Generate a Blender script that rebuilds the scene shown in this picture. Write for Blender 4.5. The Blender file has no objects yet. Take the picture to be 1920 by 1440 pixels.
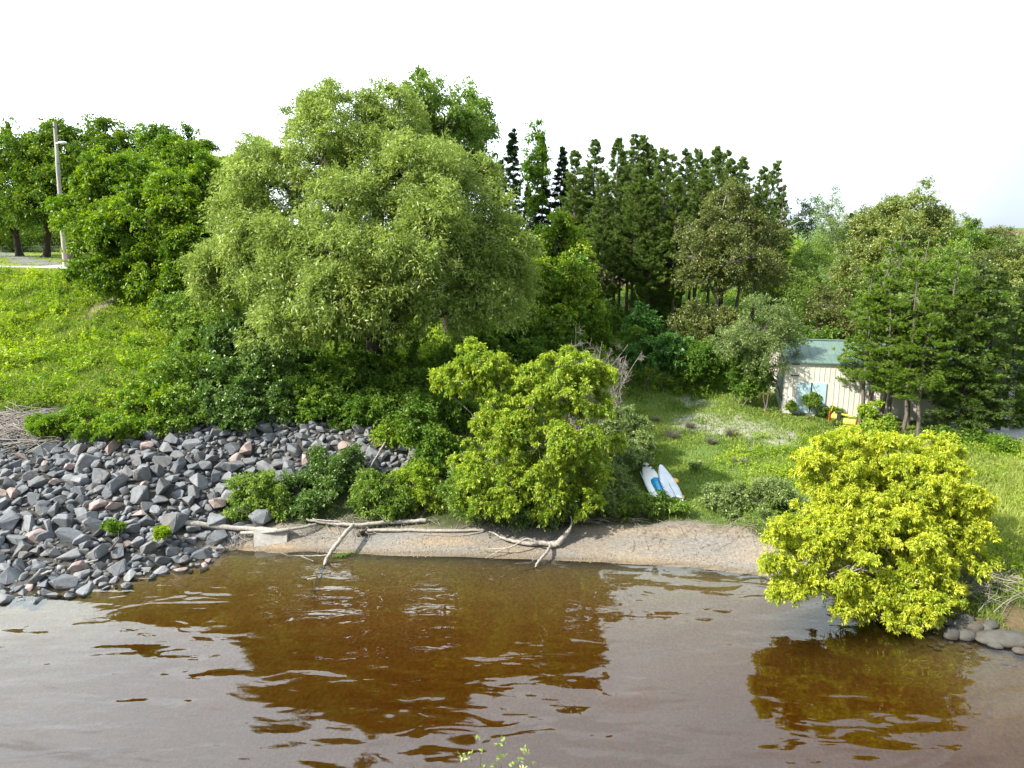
import bpy, bmesh, math, random
import numpy as np
from mathutils import Vector, Matrix

# ------------------------------------------------------------------ scene, camera, light
S = bpy.context.scene
COL = S.collection
H = 11.0; PITCH = math.radians(11.3); FPX = 1297.0
cam_d = bpy.data.cameras.new('camera'); cam = bpy.data.objects.new('camera', cam_d); COL.objects.link(cam)
cam_d.sensor_width = 36.0; cam_d.lens = 36.0 * FPX / 1920.0
cam_d.clip_start = 0.1; cam_d.clip_end = 3000
cam.location = (0, 0, H); cam.rotation_euler = (math.pi/2 - PITCH, 0, 0)
S.camera = cam

SUN_DIR = Vector((-0.70, -0.34, 0.66)).normalized()       # towards the sun
SUN_EL = math.asin(SUN_DIR.z); SUN_ROT = math.atan2(SUN_DIR.x, SUN_DIR.y)
sun_d = bpy.data.lights.new('sun', 'SUN'); sun_d.energy = 5.0; sun_d.angle = math.radians(0.6)
sun_d.color = (1.0, 0.94, 0.82)
sun = bpy.data.objects.new('sun', sun_d); COL.objects.link(sun)
sun.rotation_euler = (-SUN_DIR).to_track_quat('-Z', 'Y').to_euler()

W = bpy.data.worlds.new('World'); S.world = W; W.use_nodes = True
nt = W.node_tree; nt.nodes.clear()
out = nt.nodes.new('ShaderNodeOutputWorld'); bg = nt.nodes.new('ShaderNodeBackground')
sky = nt.nodes.new('ShaderNodeTexSky'); sky.sky_type = 'NISHITA'; sky.sun_disc = False
sky.sun_elevation = SUN_EL; sky.sun_rotation = SUN_ROT; sky.dust_density = 4.0; sky.air_density = 1.0; sky.ozone_density = 1.0
tc = nt.nodes.new('ShaderNodeTexCoord'); mp = nt.nodes.new('ShaderNodeMapping'); mp.inputs['Scale'].default_value = (1.2, 1.2, 4.0)
nz = nt.nodes.new('ShaderNodeTexNoise'); nz.inputs['Scale'].default_value = 1.6; nz.inputs['Detail'].default_value = 5
cr = nt.nodes.new('ShaderNodeMapRange'); cr.inputs[1].default_value = 0.30; cr.inputs[2].default_value = 0.62
cr.inputs[3].default_value = 0.68; cr.inputs[4].default_value = 0.96
mix = nt.nodes.new('ShaderNodeMix'); mix.data_type = 'RGBA'
mix.inputs['B'].default_value = (12.2, 12.6, 13.0, 1)      # thin bright cloud veil
nt.links.new(tc.outputs['Generated'], mp.inputs['Vector']); nt.links.new(mp.outputs[0], nz.inputs['Vector'])
nt.links.new(nz.outputs['Fac'], cr.inputs[0]); nt.links.new(cr.outputs[0], mix.inputs['Factor'])
# haze is brightest low over the land and towards the sun
geo = nt.nodes.new('ShaderNodeVectorMath'); geo.operation = 'DOT_PRODUCT'; geo.inputs[1].default_value = tuple(Vector((-.60, .70, .38)).normalized())
nt.links.new(tc.outputs['Generated'], geo.inputs[0])
hr = nt.nodes.new('ShaderNodeMapRange'); hr.inputs[1].default_value = .25; hr.inputs[2].default_value = 1.0; hr.inputs[3].default_value = .54; hr.inputs[4].default_value = 2.2
nt.links.new(geo.outputs['Value'], hr.inputs[0])
vs = nt.nodes.new('ShaderNodeVectorMath'); vs.operation = 'SCALE'; vs.inputs[0].default_value = (11.0, 12.4, 13.7); nt.links.new(hr.outputs[0], vs.inputs['Scale'])
nt.links.new(vs.outputs[0], mix.inputs['B'])
nt.links.new(sky.outputs[0], mix.inputs['A']); nt.links.new(mix.outputs['Result'], bg.inputs['Color'])
bg.inputs['Strength'].default_value = 0.085
nt.links.new(bg.outputs[0], out.inputs['Surface'])

S.view_settings.view_transform = 'Standard'; S.view_settings.look = 'None'
S.view_settings.exposure = 0.96; S.view_settings.gamma = 1.0
S.render.engine = 'CYCLES'
cy = S.cycles
cy.max_bounces = 6; cy.diffuse_bounces = 4; cy.glossy_bounces = 3; cy.transmission_bounces = 4; cy.transparent_max_bounces = 12
cy.caustics_reflective = False; cy.caustics_refractive = False; cy.use_denoising = True

# ------------------------------------------------------------------ camera maths (pixel of the 1920 px photo -> world)
cp, sp = math.cos(PITCH), math.sin(PITCH)
def ray(px, py):
    xc = (px - 960) / FPX; yc = (720 - py) / FPX
    return np.array([xc, cp + sp * yc, -sp + cp * yc])
def kk(py):
    d = ray(960, py); return -d[2] / d[1]
def W3(px, py, y):                      # point at world depth y
    d = ray(px, py); t = y / d[1]; return np.array([0, 0, H]) + d * t

# ------------------------------------------------------------------ terrain
SH = [(-60, 18.5), (-22, 20.3), (-15.2, 21.0), (-12.9, 21.9), (-12.2, 22.7), (-10.2, 23.9), (-8.7, 23.6), (-7.4, 23.7), (-4.7, 23.4), (-1.1, 23.2), (2.6, 22.9),
      (6.3, 22.4), (8.6, 21.8), (10.4, 20.8), (11.3, 19.4), (12.3, 18.6), (14.6, 17.8), (30, 15.5), (80, 14)]
SHX = np.array([a for a, b in SH]); SHY = np.array([b for a, b in SH], float)
def shore(x): return np.interp(x, SHX, SHY)
SEC = [
 (-60, [(0,0),(2,.9),(8.5,3.3),(10.5,4.2),(18,5.9),(24,7.5),(28,8.9),(30.5,9.45),(34,9.5),(42,9.9),(60,10.4),(90,12),(150,15)]),
 (-34, [(0,0),(2,.9),(8.5,3.3),(10.5,4.2),(18,5.8),(23.5,7.4),(28,8.9),(30.5,9.45),(34,9.5),(42,9.9),(60,10.4),(90,12),(150,15)]),
 (-22, [(0,0),(2,.9),(8.5,3.2),(10.5,4.1),(18,5.6),(23.5,7.2),(28,8.5),(30.5,9.0),(34,9.3),(42,9.7),(60,10.4),(90,12),(150,15)]),
 (-13, [(0,0),(2,.8),(7.5,2.9),(9.5,3.6),(15,4.8),(24,6.3),(30,7.3),(36,8.0),(45,8.8),(60,10),(90,12),(150,15)]),
 (-6,  [(0,0),(1.8,.42),(3.6,.9),(6.5,2.7),(9,3.4),(14,4.2),(24,5.2),(36,6.2),(50,7.6),(70,9.5),(110,13),(150,15)]),
 (-1,  [(0,0),(1.8,.42),(4,.9),(7,2.1),(13,2.9),(24,4),(36,5.6),(50,7.4),(70,9.5),(110,13),(150,15)]),
 (3,   [(0,0),(2,.45),(6,1.0),(12,1.6),(20,2.2),(30,3.3),(38,4.8),(50,6.8),(70,9),(110,13),(150,15)]),
 (12,  [(0,0),(2.2,.6),(6,1.0),(15,1.5),(19,1.75),(27,2.1),(36,3.4),(50,5.5),(70,8),(110,13),(150,15)]),
 (18,  [(0,0),(1.2,.8),(5,1.1),(12,1.3),(20,1.6),(30,2.0),(40,3.2),(55,5.5),(80,9),(110,13),(150,15)]),
 (30,  [(0,0),(1.2,.9),(5,1.1),(20,1.3),(35,1.9),(50,3.6),(80,9),(110,13),(150,15)]),
 (90,  [(0,0),(1.2,.9),(5,1.1),(20,1.3),(35,1.9),(50,3.6),(80,9),(110,13),(150,15)])]
SX = np.array([s[0] for s in SEC], float)
def vnoise(x, y, sc, seed=0):
    x = np.asarray(x) / sc; y = np.asarray(y) / sc
    r = np.random.default_rng(seed); s = 0
    for i in range(7):
        a = r.uniform(0, 6.283); f = r.uniform(.6, 1.9); p = r.uniform(0, 6.28)
        s = s + np.sin((x * math.cos(a) + y * math.sin(a)) * f * 3 + p + 1.3 * np.sin((x * math.sin(a) - y * math.cos(a)) * f * 1.7 + p * 2))
    return s / 7 * 1.6
def terr(x, y):
    x = np.asarray(x, float); y = np.asarray(y, float)
    x, y = np.broadcast_arrays(x, y)
    ys = shore(x); t = y - ys
    prof = np.stack([np.interp(t, [p[0] for p in s[1]], [p[1] for p in s[1]]) for s in SEC])
    xc = np.clip(x, SX[0], SX[-1] - 1e-6)
    i = np.clip(np.searchsorted(SX, xc, side='right') - 1, 0, len(SX) - 2)
    u = (xc - SX[i]) / (SX[i+1] - SX[i]); u = u * u * (3 - 2 * u)
    a = np.take_along_axis(prof, i[None], 0)[0]; b = np.take_along_axis(prof, (i + 1)[None], 0)[0]
    z = a * (1 - u) + b * u
    amp = np.clip(t / 3, 0, 1) * 0.10
    z = z + amp * vnoise(x, y, 2.2, 5) + np.clip((t - 6) / 10, 0, 1) * np.clip((28 - t) / 4, 0, 1) * (0.16 * vnoise(x, y, 5.0, 9) + np.clip((-x - 3) / 3, 0, 1) * .16 * vnoise(x, y, 1.7, 10))
    shallow = np.clip((x - 11) / 4, 0, 1)
    under = np.interp(-t, [0, 1.0, 3, 6, 10, 14], [0, -.12, -.5, -1.1, -1.5, -1.5]) * (1 - shallow) + shallow * np.interp(-t, [0, .6, 3, 7, 12], [0, -.18, -.32, -.8, -1.3])
    under = under + .05 * vnoise(x, y, 1.6, 3) * np.clip(-t / 2, 0, 1)
    z = np.where(t < 0, under, z)
    near = np.interp(y, [-30, 2, 7, 10], [2.0, 1.4, .5, -1.4])          # the bank under the camera, below the frame
    z = np.where(y < 10, np.maximum(z, near), z)
    return z
def G(px, py, h=0.0):                    # where the ray of a pixel meets the terrain (+h)
    d = ray(px, py); ts = np.linspace(8, 160, 6000)
    P = np.array([0, 0, H])[None] + d[None] * ts[:, None]
    below = P[:, 2] < np.maximum(terr(P[:, 0], P[:, 1]), -9) + h
    return P[np.argmax(below)]
def GW(px, py, h=0.0):                   # same, but never below the water surface
    d = ray(px, py); p = G(px, py, h)
    if p[2] < h: t = (H - h) / -d[2]; p = np.array([0, 0, H]) + d * t
    return p
def B(px, y):                            # ground point under image column px at depth y
    z = 2.0
    for _ in range(6):
        s = y * cp + (H - z) * sp; x = (px - 960) / FPX * s; z = float(terr(x, y))
    return np.array([x, y, z])

# ------------------------------------------------------------------ materials
def mat(name):
    m = bpy.data.materials.new(name); m.use_nodes = True; t = m.node_tree; t.nodes.clear()
    o = t.nodes.new('ShaderNodeOutputMaterial'); return m, t, o
def N(t, typ, **kw):
    n = t.nodes.new(typ)
    for k, v in kw.items():
        if k.startswith('i_'): n.inputs[k[2:]].default_value = v
        elif k.startswith('n_'): n.inputs[int(k[2:])].default_value = v
        else: setattr(n, k, v)
    return n
def mixc(t, fac, a, b):
    n = t.nodes.new('ShaderNodeMix'); n.data_type = 'RGBA'
    for s, v in (('A', a), ('B', b)):
        if isinstance(v, tuple): n.inputs[s].default_value = (*v[:3], 1)
        else: t.links.new(v, n.inputs[s])
    if isinstance(fac, (int, float)): n.inputs['Factor'].default_value = fac
    else: t.links.new(fac, n.inputs['Factor'])
    return n.outputs['Result']
def rng_(t, src, a, b, c=0.0, d=1.0):
    n = N(t, 'ShaderNodeMapRange', n_1=a, n_2=b, n_3=c, n_4=d); t.links.new(src, n.inputs[0]); return n.outputs[0]

def leaf_mat(name, dark, mid, tip, transl=0.4, gloss=0.05, rough=0.45):
    m, t, o = mat(name); L = t.links
    r = N(t, 'ShaderNodeAttribute', attribute_name='rnd'); p = N(t, 'ShaderNodeAttribute', attribute_name='tip')
    c = mixc(t, r.outputs['Fac'], dark, mid); c = mixc(t, p.outputs['Fac'], c, tip)
    d = N(t, 'ShaderNodeBsdfDiffuse'); tr = N(t, 'ShaderNodeBsdfTranslucent'); g = N(t, 'ShaderNodeBsdfGlossy', i_Roughness=rough)
    g.inputs['Color'].default_value = (.85, .95, .75, 1)
    L.new(c, d.inputs['Color'])
    hs = N(t, 'ShaderNodeHueSaturation', i_Saturation=1.1, i_Value=1.25); L.new(c, hs.inputs['Color']); L.new(hs.outputs[0], tr.inputs['Color'])
    m1 = N(t, 'ShaderNodeMixShader', n_0=transl); L.new(d.outputs[0], m1.inputs[1]); L.new(tr.outputs[0], m1.inputs[2])
    m2 = N(t, 'ShaderNodeMixShader', n_0=gloss); L.new(m1.outputs[0], m2.inputs[1]); L.new(g.outputs[0], m2.inputs[2])
    L.new(m2.outputs[0], o.inputs['Surface']); return m

def solid(name, col, rough=0.7, noise=0.0, nscale=8.0, col2=None, metallic=0.0, bump=0.0, stretch=(1, 1, 1), spec=0.5, use_rnd=None):
    m, t, o = mat(name); L = t.links
    b = N(t, 'ShaderNodeBsdfPrincipled', i_Roughness=rough, i_Metallic=metallic); b.inputs['Specular IOR Level'].default_value = spec
    col2 = col2 or tuple(v * .55 for v in col)
    tcn = N(t, 'ShaderNodeTexCoord'); mpn = N(t, 'ShaderNodeMapping'); mpn.inputs['Scale'].default_value = stretch
    L.new(tcn.outputs['Object'], mpn.inputs['Vector'])
    nn = N(t, 'ShaderNodeTexNoise', i_Scale=nscale, i_Detail=6.0, i_Roughness=.65); L.new(mpn.outputs[0], nn.inputs['Vector'])
    f = rng_(t, nn.outputs['Fac'], .35, .68, 0, noise if noise else 0.0)
    c = mixc(t, f, col, col2)
    if use_rnd == 'object':
        oi = N(t, 'ShaderNodeObjectInfo'); hs = N(t, 'ShaderNodeHueSaturation'); L.new(rng_(t, oi.outputs['Random'], 0, 1, .6, 1.35), hs.inputs['Value']); L.new(c, hs.inputs['Color']); c = hs.outputs[0]
    L.new(c, b.inputs['Base Color'])
    if bump:
        bn = N(t, 'ShaderNodeBump', i_Strength=bump, i_Distance=0.05); L.new(nn.outputs['Fac'], bn.inputs['Height']); L.new(bn.outputs[0], b.inputs['Normal'])
    L.new(b.outputs[0], o.inputs['Surface']); return m

M = {}
M['willow'] = leaf_mat('willow_leaves', (.14,.205,.035), (.32,.41,.090), (.58,.66,.19), .47, .045)
M['willow_far'] = leaf_mat('poplar_leaves', (.10,.175,.025), (.20,.30,.05), (.35,.45,.10), .44, .04)
M['maple'] = leaf_mat('maple_leaves', (.05,.12,.012), (.16,.28,.022), (.44,.55,.05), .43, .03)
M['maple_dark'] = leaf_mat('dark_maple_leaves', (.05,.11,.012), (.12,.21,.02), (.38,.46,.045), .42, .03)
M['bright'] = leaf_mat('bright_box_elder_leaves', (.12,.23,.020), (.29,.41,.035), (.74,.77,.10), .45, .03)
M['yellow'] = leaf_mat('yellow_box_elder_leaves', (.19,.29,.022), (.48,.54,.035), (.90,.86,.10), .45, .03)
M['pine'] = leaf_mat('pine_needles', (.075,.135,.030), (.16,.24,.050), (.30,.39,.08), .30, .03)
M['pine_lt'] = leaf_mat('light_pine_needles', (.08,.15,.020), (.18,.29,.034), (.32,.44,.055), .32, .03)
M['spruce'] = leaf_mat('spruce_needles', (.018,.042,.018), (.035,.070,.022), (.06,.10,.03), .12, .03)
M['olive'] = leaf_mat('olive_poplar_leaves', (.085,.115,.025), (.16,.185,.045), (.31,.30,.085), .40, .04)
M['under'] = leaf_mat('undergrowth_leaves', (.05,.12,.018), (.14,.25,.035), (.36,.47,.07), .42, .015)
M['shrub'] = leaf_mat('shrub_leaves', (.09,.17,.022), (.19,.30,.04), (.38,.48,.10), .42, .03)
M['grey'] = leaf_mat('grey_green_leaves', (.11,.17,.050), (.22,.29,.085), (.36,.44,.15), .38, .04)
M['sumac'] = leaf_mat('sumac_leaves', (.045,.13,.025), (.09,.21,.04), (.15,.30,.06), .42, .03)
M['weed'] = leaf_mat('weed_leaves', (.07,.16,.020), (.19,.32,.030), (.46,.56,.055), .45, .02)
M['grass'] = leaf_mat('grass_blades', (.09,.18,.025), (.19,.29,.045), (.40,.43,.11), .42, .02)
M['bark'] = solid('bark', (.16,.135,.11), .95, 1, 6, (.05,.04,.035), bump=.6, stretch=(1,1,.2))
M['bark_dark'] = solid('dark_bark', (.085,.07,.058), .95, 1, 6, (.03,.025,.02), bump=.6, stretch=(1,1,.2))
M['bark_pine'] = solid('pine_bark', (.17,.145,.12), .95, 1, 7, (.07,.055,.048), bump=.6, stretch=(1,1,.25))
M['bark_pale'] = solid('pale_bark', (.36,.32,.27), .9, 1, 5, (.12,.10,.09), bump=.4, stretch=(1,1,.3))
M['dead'] = solid('dead_twigs', (.34,.31,.28), .9, 1, 9, (.17,.15,.13))
M['drift'] = solid('driftwood', (.40,.37,.33), .85, 1, 14, (.20,.18,.155), bump=.4, stretch=(1,1,1))
M['drift_brown'] = solid('wet_driftwood', (.30,.22,.15), .8, 1, 12, (.13,.09,.055), bump=.4)
M['thatch'] = solid('dead_stalks', (.24,.235,.16), .95, 1, 9, (.15,.14,.085))
M['maple_br'] = leaf_mat('bright_maple_leaves', (.08,.17,.015), (.18,.31,.022), (.56,.62,.05), .42, .04)
M['pine_lf'] = leaf_mat('far_dark_leaves', (.03,.06,.02), (.05,.09,.03), (.09,.14,.04), .3, .04)
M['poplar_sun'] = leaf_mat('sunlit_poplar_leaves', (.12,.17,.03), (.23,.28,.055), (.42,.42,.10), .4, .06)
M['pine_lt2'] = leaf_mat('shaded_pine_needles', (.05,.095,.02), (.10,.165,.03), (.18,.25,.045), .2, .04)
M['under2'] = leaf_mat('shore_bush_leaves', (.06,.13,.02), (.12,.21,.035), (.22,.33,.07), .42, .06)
M['shrub_lt'] = leaf_mat('pale_sapling_leaves', (.22,.33,.06), (.32,.43,.10), (.42,.50,.14), .4, .05)
# ------------------------------------------------------------------ mesh helpers
def norm(v): return v / (np.linalg.norm(v, axis=-1, keepdims=True) + 1e-9)
def rsph(r, shape):
    v = r.normal(size=(*shape, 3)); return norm(v)
def quad_mesh(name, V, F, attrs=None, smooth=False):
    V = np.ascontiguousarray(V, np.float32); F = np.ascontiguousarray(F, np.int32)
    me = bpy.data.meshes.new(name)
    me.vertices.add(len(V)); me.vertices.foreach_set('co', V.ravel())
    k = F.shape[1]; me.loops.add(F.size); me.loops.foreach_set('vertex_index', F.ravel())
    me.polygons.add(len(F)); me.polygons.foreach_set('loop_start', np.arange(len(F), dtype=np.int32) * k)
    if smooth: me.polygons.foreach_set('use_smooth', np.ones(len(F), bool))
    for a, v in (attrs or {}).items():
        at = me.attributes.new(a, 'FLOAT', 'FACE'); at.data.foreach_set('value', np.ascontiguousarray(v, np.float32))
    me.update(calc_edges=True); return me
class Q:                                   # quads accumulator
    def __init__(s): s.V = []; s.F = []; s.R = []; s.T = []; s.n = 0
    def add(s, V, F, rnd=None, tip=None):
        s.V.append(V); s.F.append(F + s.n); s.n += len(V)
        s.R.append(np.zeros(len(F)) if rnd is None else rnd); s.T.append(np.zeros(len(F)) if tip is None else tip)
    def tube(s, pts, rad, sides=6):
        pts = np.asarray(pts, float); n = len(pts); rad = np.broadcast_to(np.asarray(rad, float), (n,))
        tan = np.gradient(pts, axis=0); tan = norm(tan)
        ref = np.array([0, 0, 1.]) if abs(tan[:, 2]).mean() < .8 else np.array([1., 0, 0])
        a = norm(np.cross(tan, ref)); b = np.cross(tan, a)
        th = np.arange(sides) / sides * 2 * math.pi
        ring = a[:, None] * np.cos(th)[None, :, None] + b[:, None] * np.sin(th)[None, :, None]
        V = (pts[:, None] + ring * rad[:, None, None]).reshape(-1, 3)
        i = np.arange(n - 1)[:, None] * sides; j = np.arange(sides)[None]; j2 = (j + 1) % sides
        F = np.stack([i + j, i + j2, i + sides + j2, i + sides + j], -1).reshape(-1, 4)
        s.add(V, F)
        # end caps (fans of quads through a centre point)
        for e, base in ((0, 0), (n - 1, (n - 1) * sides)):
            Vc = np.concatenate([V[base:base + sides], pts[e:e + 1]])
            Fc = np.array([[jj, (jj + 1) % sides, (jj + 2) % sides, sides] for jj in range(0, sides - 1, 2)])
            s.add(Vc, Fc)
    def box(s, c, size, R=None):
        sx, sy, sz = np.array(size) / 2
        V = np.array([[x, y, z] for x in (-sx, sx) for y in (-sy, sy) for z in (-sz, sz)])
        if R is not None: V = V @ np.array(R).T
        V = V + np.array(c)
        s.add(V, np.array([[0,1,3,2],[4,6,7,5],[0,4,5,1],[2,3,7,6],[0,2,6,4],[1,5,7,3]]))
    def leaves(s, P, D, U, L, Wd, rnd, tip, droop=0.15, curl=0.0):
        side = norm(np.cross(D, U)); L = L[:, None]; Wd = Wd[:, None]
        up = norm(np.cross(side, D))
        mid = P + D * L * .45 + up * L * .06
        tipv = P + D * L; tipv = tipv - np.array([0, 0, 1.]) * L * droop
        V = np.stack([P, mid + side * Wd * .5, tipv, mid - side * Wd * .5], 1).reshape(-1, 3)
        F = np.arange(len(P) * 4).reshape(-1, 4)
        s.add(V, F, rnd, tip)
    def mesh(s, name, origin=(0, 0, 0), smooth=False, attrs=True):
        if not s.V: print('EMPTY MESH', name, origin); s.V, s.F, s.R, s.T = [np.zeros((4, 3)) + np.array(origin)], [np.arange(4)[None]], [np.zeros(1)], [np.zeros(1)]
        V = np.concatenate(s.V) - np.array(origin)
        return quad_mesh(name, V, np.concatenate(s.F), {'rnd': np.concatenate(s.R), 'tip': np.concatenate(s.T)} if attrs else None, smooth)
def obj(name, me, m=None, parent=None, loc=None):
    o = bpy.data.objects.new(name, me); COL.objects.link(o)
    if m is not None: me.materials.clear(); me.materials.append(m)
    if parent is not None: o.parent = parent
    if loc is not None: o.location = loc
    return o
def tag(o, label=None, cat=None, group=None, kind=None):
    if label: o['label'] = label
    if cat: o['category'] = cat
    if group: o['group'] = group
    if kind: o['kind'] = kind
    return o
def empty(name, loc, label, cat, group=None):
    o = bpy.data.objects.new(name, None); COL.objects.link(o); o.location = loc; o.empty_display_size = .3
    return tag(o, label, cat, group)

# ------------------------------------------------------------------ foliage
STY = {  # L leaf length, W width, cs clump size, nsp sprays/clump, nlf leaves/spray, ob outward, ub up, dr droop of spray, g leaf gravity, dens, tipw yellow tip share
 'willow':  dict(m='willow', L=.21, W=.062, cs=.95, nsp=15, nlf=9, ob=.75, ub=.40, dr=.25, g=.20, dens=1.35, nz=.5, tipw=.35),
 'poplar':  dict(m='willow_far', L=.18, W=.12, cs=.8, nsp=11, nlf=8, ob=.7, ub=.5, dr=.05, g=.3, dens=1.2, nz=.5, tipw=.35),
 'maple':   dict(m='maple', L=.20, W=.11, cs=.85, nsp=11, nlf=13, ob=.6, ub=.55, dr=.18, g=.45, dens=1.25, nz=.6, tipw=.5),
 'mapled':  dict(m='maple_dark', L=.25, W=.15, cs=1.0, nsp=10, nlf=10, ob=.6, ub=.5, dr=.12, g=.35, dens=1.2, nz=.6, tipw=.4),
 'bright':  dict(m='bright', L=.115, W=.045, cs=.33, nsp=8, nlf=18, ob=.6, ub=.5, dr=.25, g=.55, dens=.9, nz=.8, tipw=.85),
 'yellow':  dict(m='yellow', L=.10, W=.040, cs=.30, nsp=8, nlf=19, ob=.6, ub=.5, dr=.25, g=.5, dens=1.35, nz=.8, tipw=.95),
 'olive':   dict(m='olive', L=.16, W=.09, cs=.7, nsp=9, nlf=11, ob=.6, ub=.4, dr=.1, g=.3, dens=1.15, nz=.5, tipw=.4),
 'under':   dict(m='under', L=.15, W=.09, cs=.5, nsp=8, nlf=10, ob=.6, ub=.6, dr=.1, g=.2, dens=1.25, nz=.6, tipw=.35),
 'shrub':   dict(m='shrub', L=.13, W=.055, cs=.40, nsp=10, nlf=11, ob=.6, ub=.7, dr=.05, g=.1, dens=1.25, nz=.5, tipw=.5),
 'grey':    dict(m='grey', L=.14, W=.05, cs=.6, nsp=12, nlf=10, ob=.7, ub=.45, dr=.0, g=.05, dens=1.1, nz=.4, tipw=.4),
 'sumac':   dict(m='sumac', L=.26, W=.11, cs=.6, nsp=9, nlf=9, ob=.7, ub=.4, dr=.25, g=.3, dens=1.2, nz=1.0, tipw=.3),
}
def lobe(px, py, y, rx, ry, rd=None):      # centre pixel, depth, radii in px (rd = depth radius in px)
    c = W3(px, py, y); s = (y * cp + (H - c[2]) * sp) / FPX
    return (c, np.array([rx * s, (rd or (rx + ry) / 2) * s, ry * s]))
def split_lobes(lobes, r, n, cs, arms=.2, fine=1.0, core=.8):
    out = []
    for c, R in lobes:
        out.append((c, R * core, 0)); m = R.mean()
        k = n if m > 1.6 * cs else max(3, n // 2)
        for i in range(k):
            u = rsph(r, ()); u[2] = u[2] * .85 + .12
            if r.random() < arms: d, f = r.uniform(.95, 1.25), r.uniform(.16, .27)
            else: d, f = r.uniform(.55, .9), r.uniform(.30, .50) * fine
            rr = R * f * .5 + m * f * .5; rr = rr * r.uniform(.8, 1.25, 3)
            out.append((c + R * u * d, np.maximum(rr, cs * .45), 1))
    return out
def make_crown(lobes, st, seed, scale=1.0, densk=1.0, zmin=None, holes=0.25, split=8, arms=.22, fine=1.0, core=.8, corek=.6):
    r = np.random.default_rng(seed); q = Q(); tips = []
    cs = st['cs'] * scale; cores = lobes
    lobes = split_lobes(lobes, r, split, cs, arms, fine, core)
    for li, (c, R, isub) in enumerate(lobes):
        a, b, d = R; p = 1.6
        area = 4 * math.pi * (((a*b)**p + (a*d)**p + (b*d)**p) / 3) ** (1/p)
        K = max(4, int(area / (cs * cs) * st['dens'] * densk * (.95 if isub else corek)))
        u = rsph(r, (K,))
        keep = (u[:, 2] > -0.55) | (r.random(K) < .35); u = u[keep]; K = len(u)
        ph = r.uniform(0, 6.28, 6)
        bump = 1 + .10 * np.sin(u[:, 0] * 5 + ph[0]) * np.sin(u[:, 1] * 5 + ph[1]) + .08 * np.sin(u[:, 2] * 8 + ph[2] + 3 * u[:, 0])
        f = np.where(r.random(K) < .72, r.uniform(.80, 1.03, K), r.uniform(.35, .8, K)) * bump
        C = c + R * u * f[:, None]
        gap = vnoise(C[:, 0] * 1.0 + C[:, 1] * .7, C[:, 2] + li, 1.6 * cs, seed)
        ok = (gap > -.75 - (.3 - holes)) | (f < .7)
        for (c2, R2) in cores: ok &= (np.linalg.norm((C - c2) / R2, axis=1) > .50)
        if zmin is not None: ok &= (C[:, 2] > terr(C[:, 0], C[:, 1]) + zmin) & (C[:, 2] > .28)
        C = C[ok]; u = u[ok]; K = len(C)
        if K == 0: continue
        outv = norm(u / R)
        sz = cs * r.uniform(.55, 1.05, K); tips.append(C)
        nsp, nlf = st['nsp'], st['nlf']
        sd = norm(rsph(r, (K, nsp)) + outv[:, None] * st['ob'] + np.array([0, 0, st['ub']]))
        t = r.random((K, nsp, nlf)) ** .6
        rad = sz[:, None, None] * t * r.uniform(.7, 1.1, (K, nsp))[..., None]
        P = C[:, None, None] + sd[:, :, None] * rad[..., None] + r.normal(size=(K, nsp, nlf, 3)) * (sz[:, None, None, None] * .08)
        P[..., 2] -= st['dr'] * rad * t
        D = norm(sd[:, :, None] * .6 + rsph(r, (K, nsp, nlf)) * .8 - np.array([0, 0, st['g']]))
        U = norm(rsph(r, (K, nsp, nlf)) + np.array([0, 0, st['nz']]))
        n = K * nsp * nlf
        ltip = r.normal(0, .22)
        crnd = r.random(K)[:, None, None]; srnd = r.random((K, nsp))[:, :, None]
        rnd = np.clip(.45 * crnd + .3 * srnd + .35 * r.random((K, nsp, nlf)) - .05, 0, 1)
        shoot = (np.clip(r.normal(st['tipw'] + ltip, .28, (K, 1, 1)), 0, 1)) * np.clip(.2 + .8 * srnd, 0, 1)
        tip = np.clip((t - .35) / .65, 0, 1) ** 1.2 * shoot * r.uniform(.6, 1, t.shape)
        LL = st['L'] * r.uniform(.65, 1.2, n); WW = st['W'] * r.uniform(.7, 1.2, n)
        q.leaves(P.reshape(-1, 3), D.reshape(-1, 3), U.reshape(-1, 3), LL, WW, rnd.reshape(-1), tip.reshape(-1))
    return q, (np.concatenate(tips) if tips else np.zeros((0, 3)))
def wig(a, b, n, amp, r, sag=0.0):
    t = np.linspace(0, 1, n)[:, None]; p = a * (1 - t) + b * t
    w = np.cumsum(r.normal(size=(n, 3)), 0); w -= w[0] + (w[-1] - w[0]) * t
    L = np.linalg.norm(b - a); p = p + w * amp * L / math.sqrt(n)
    p[:, 2] += sag * L * np.sin(t[:, 0] * math.pi); return p
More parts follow.
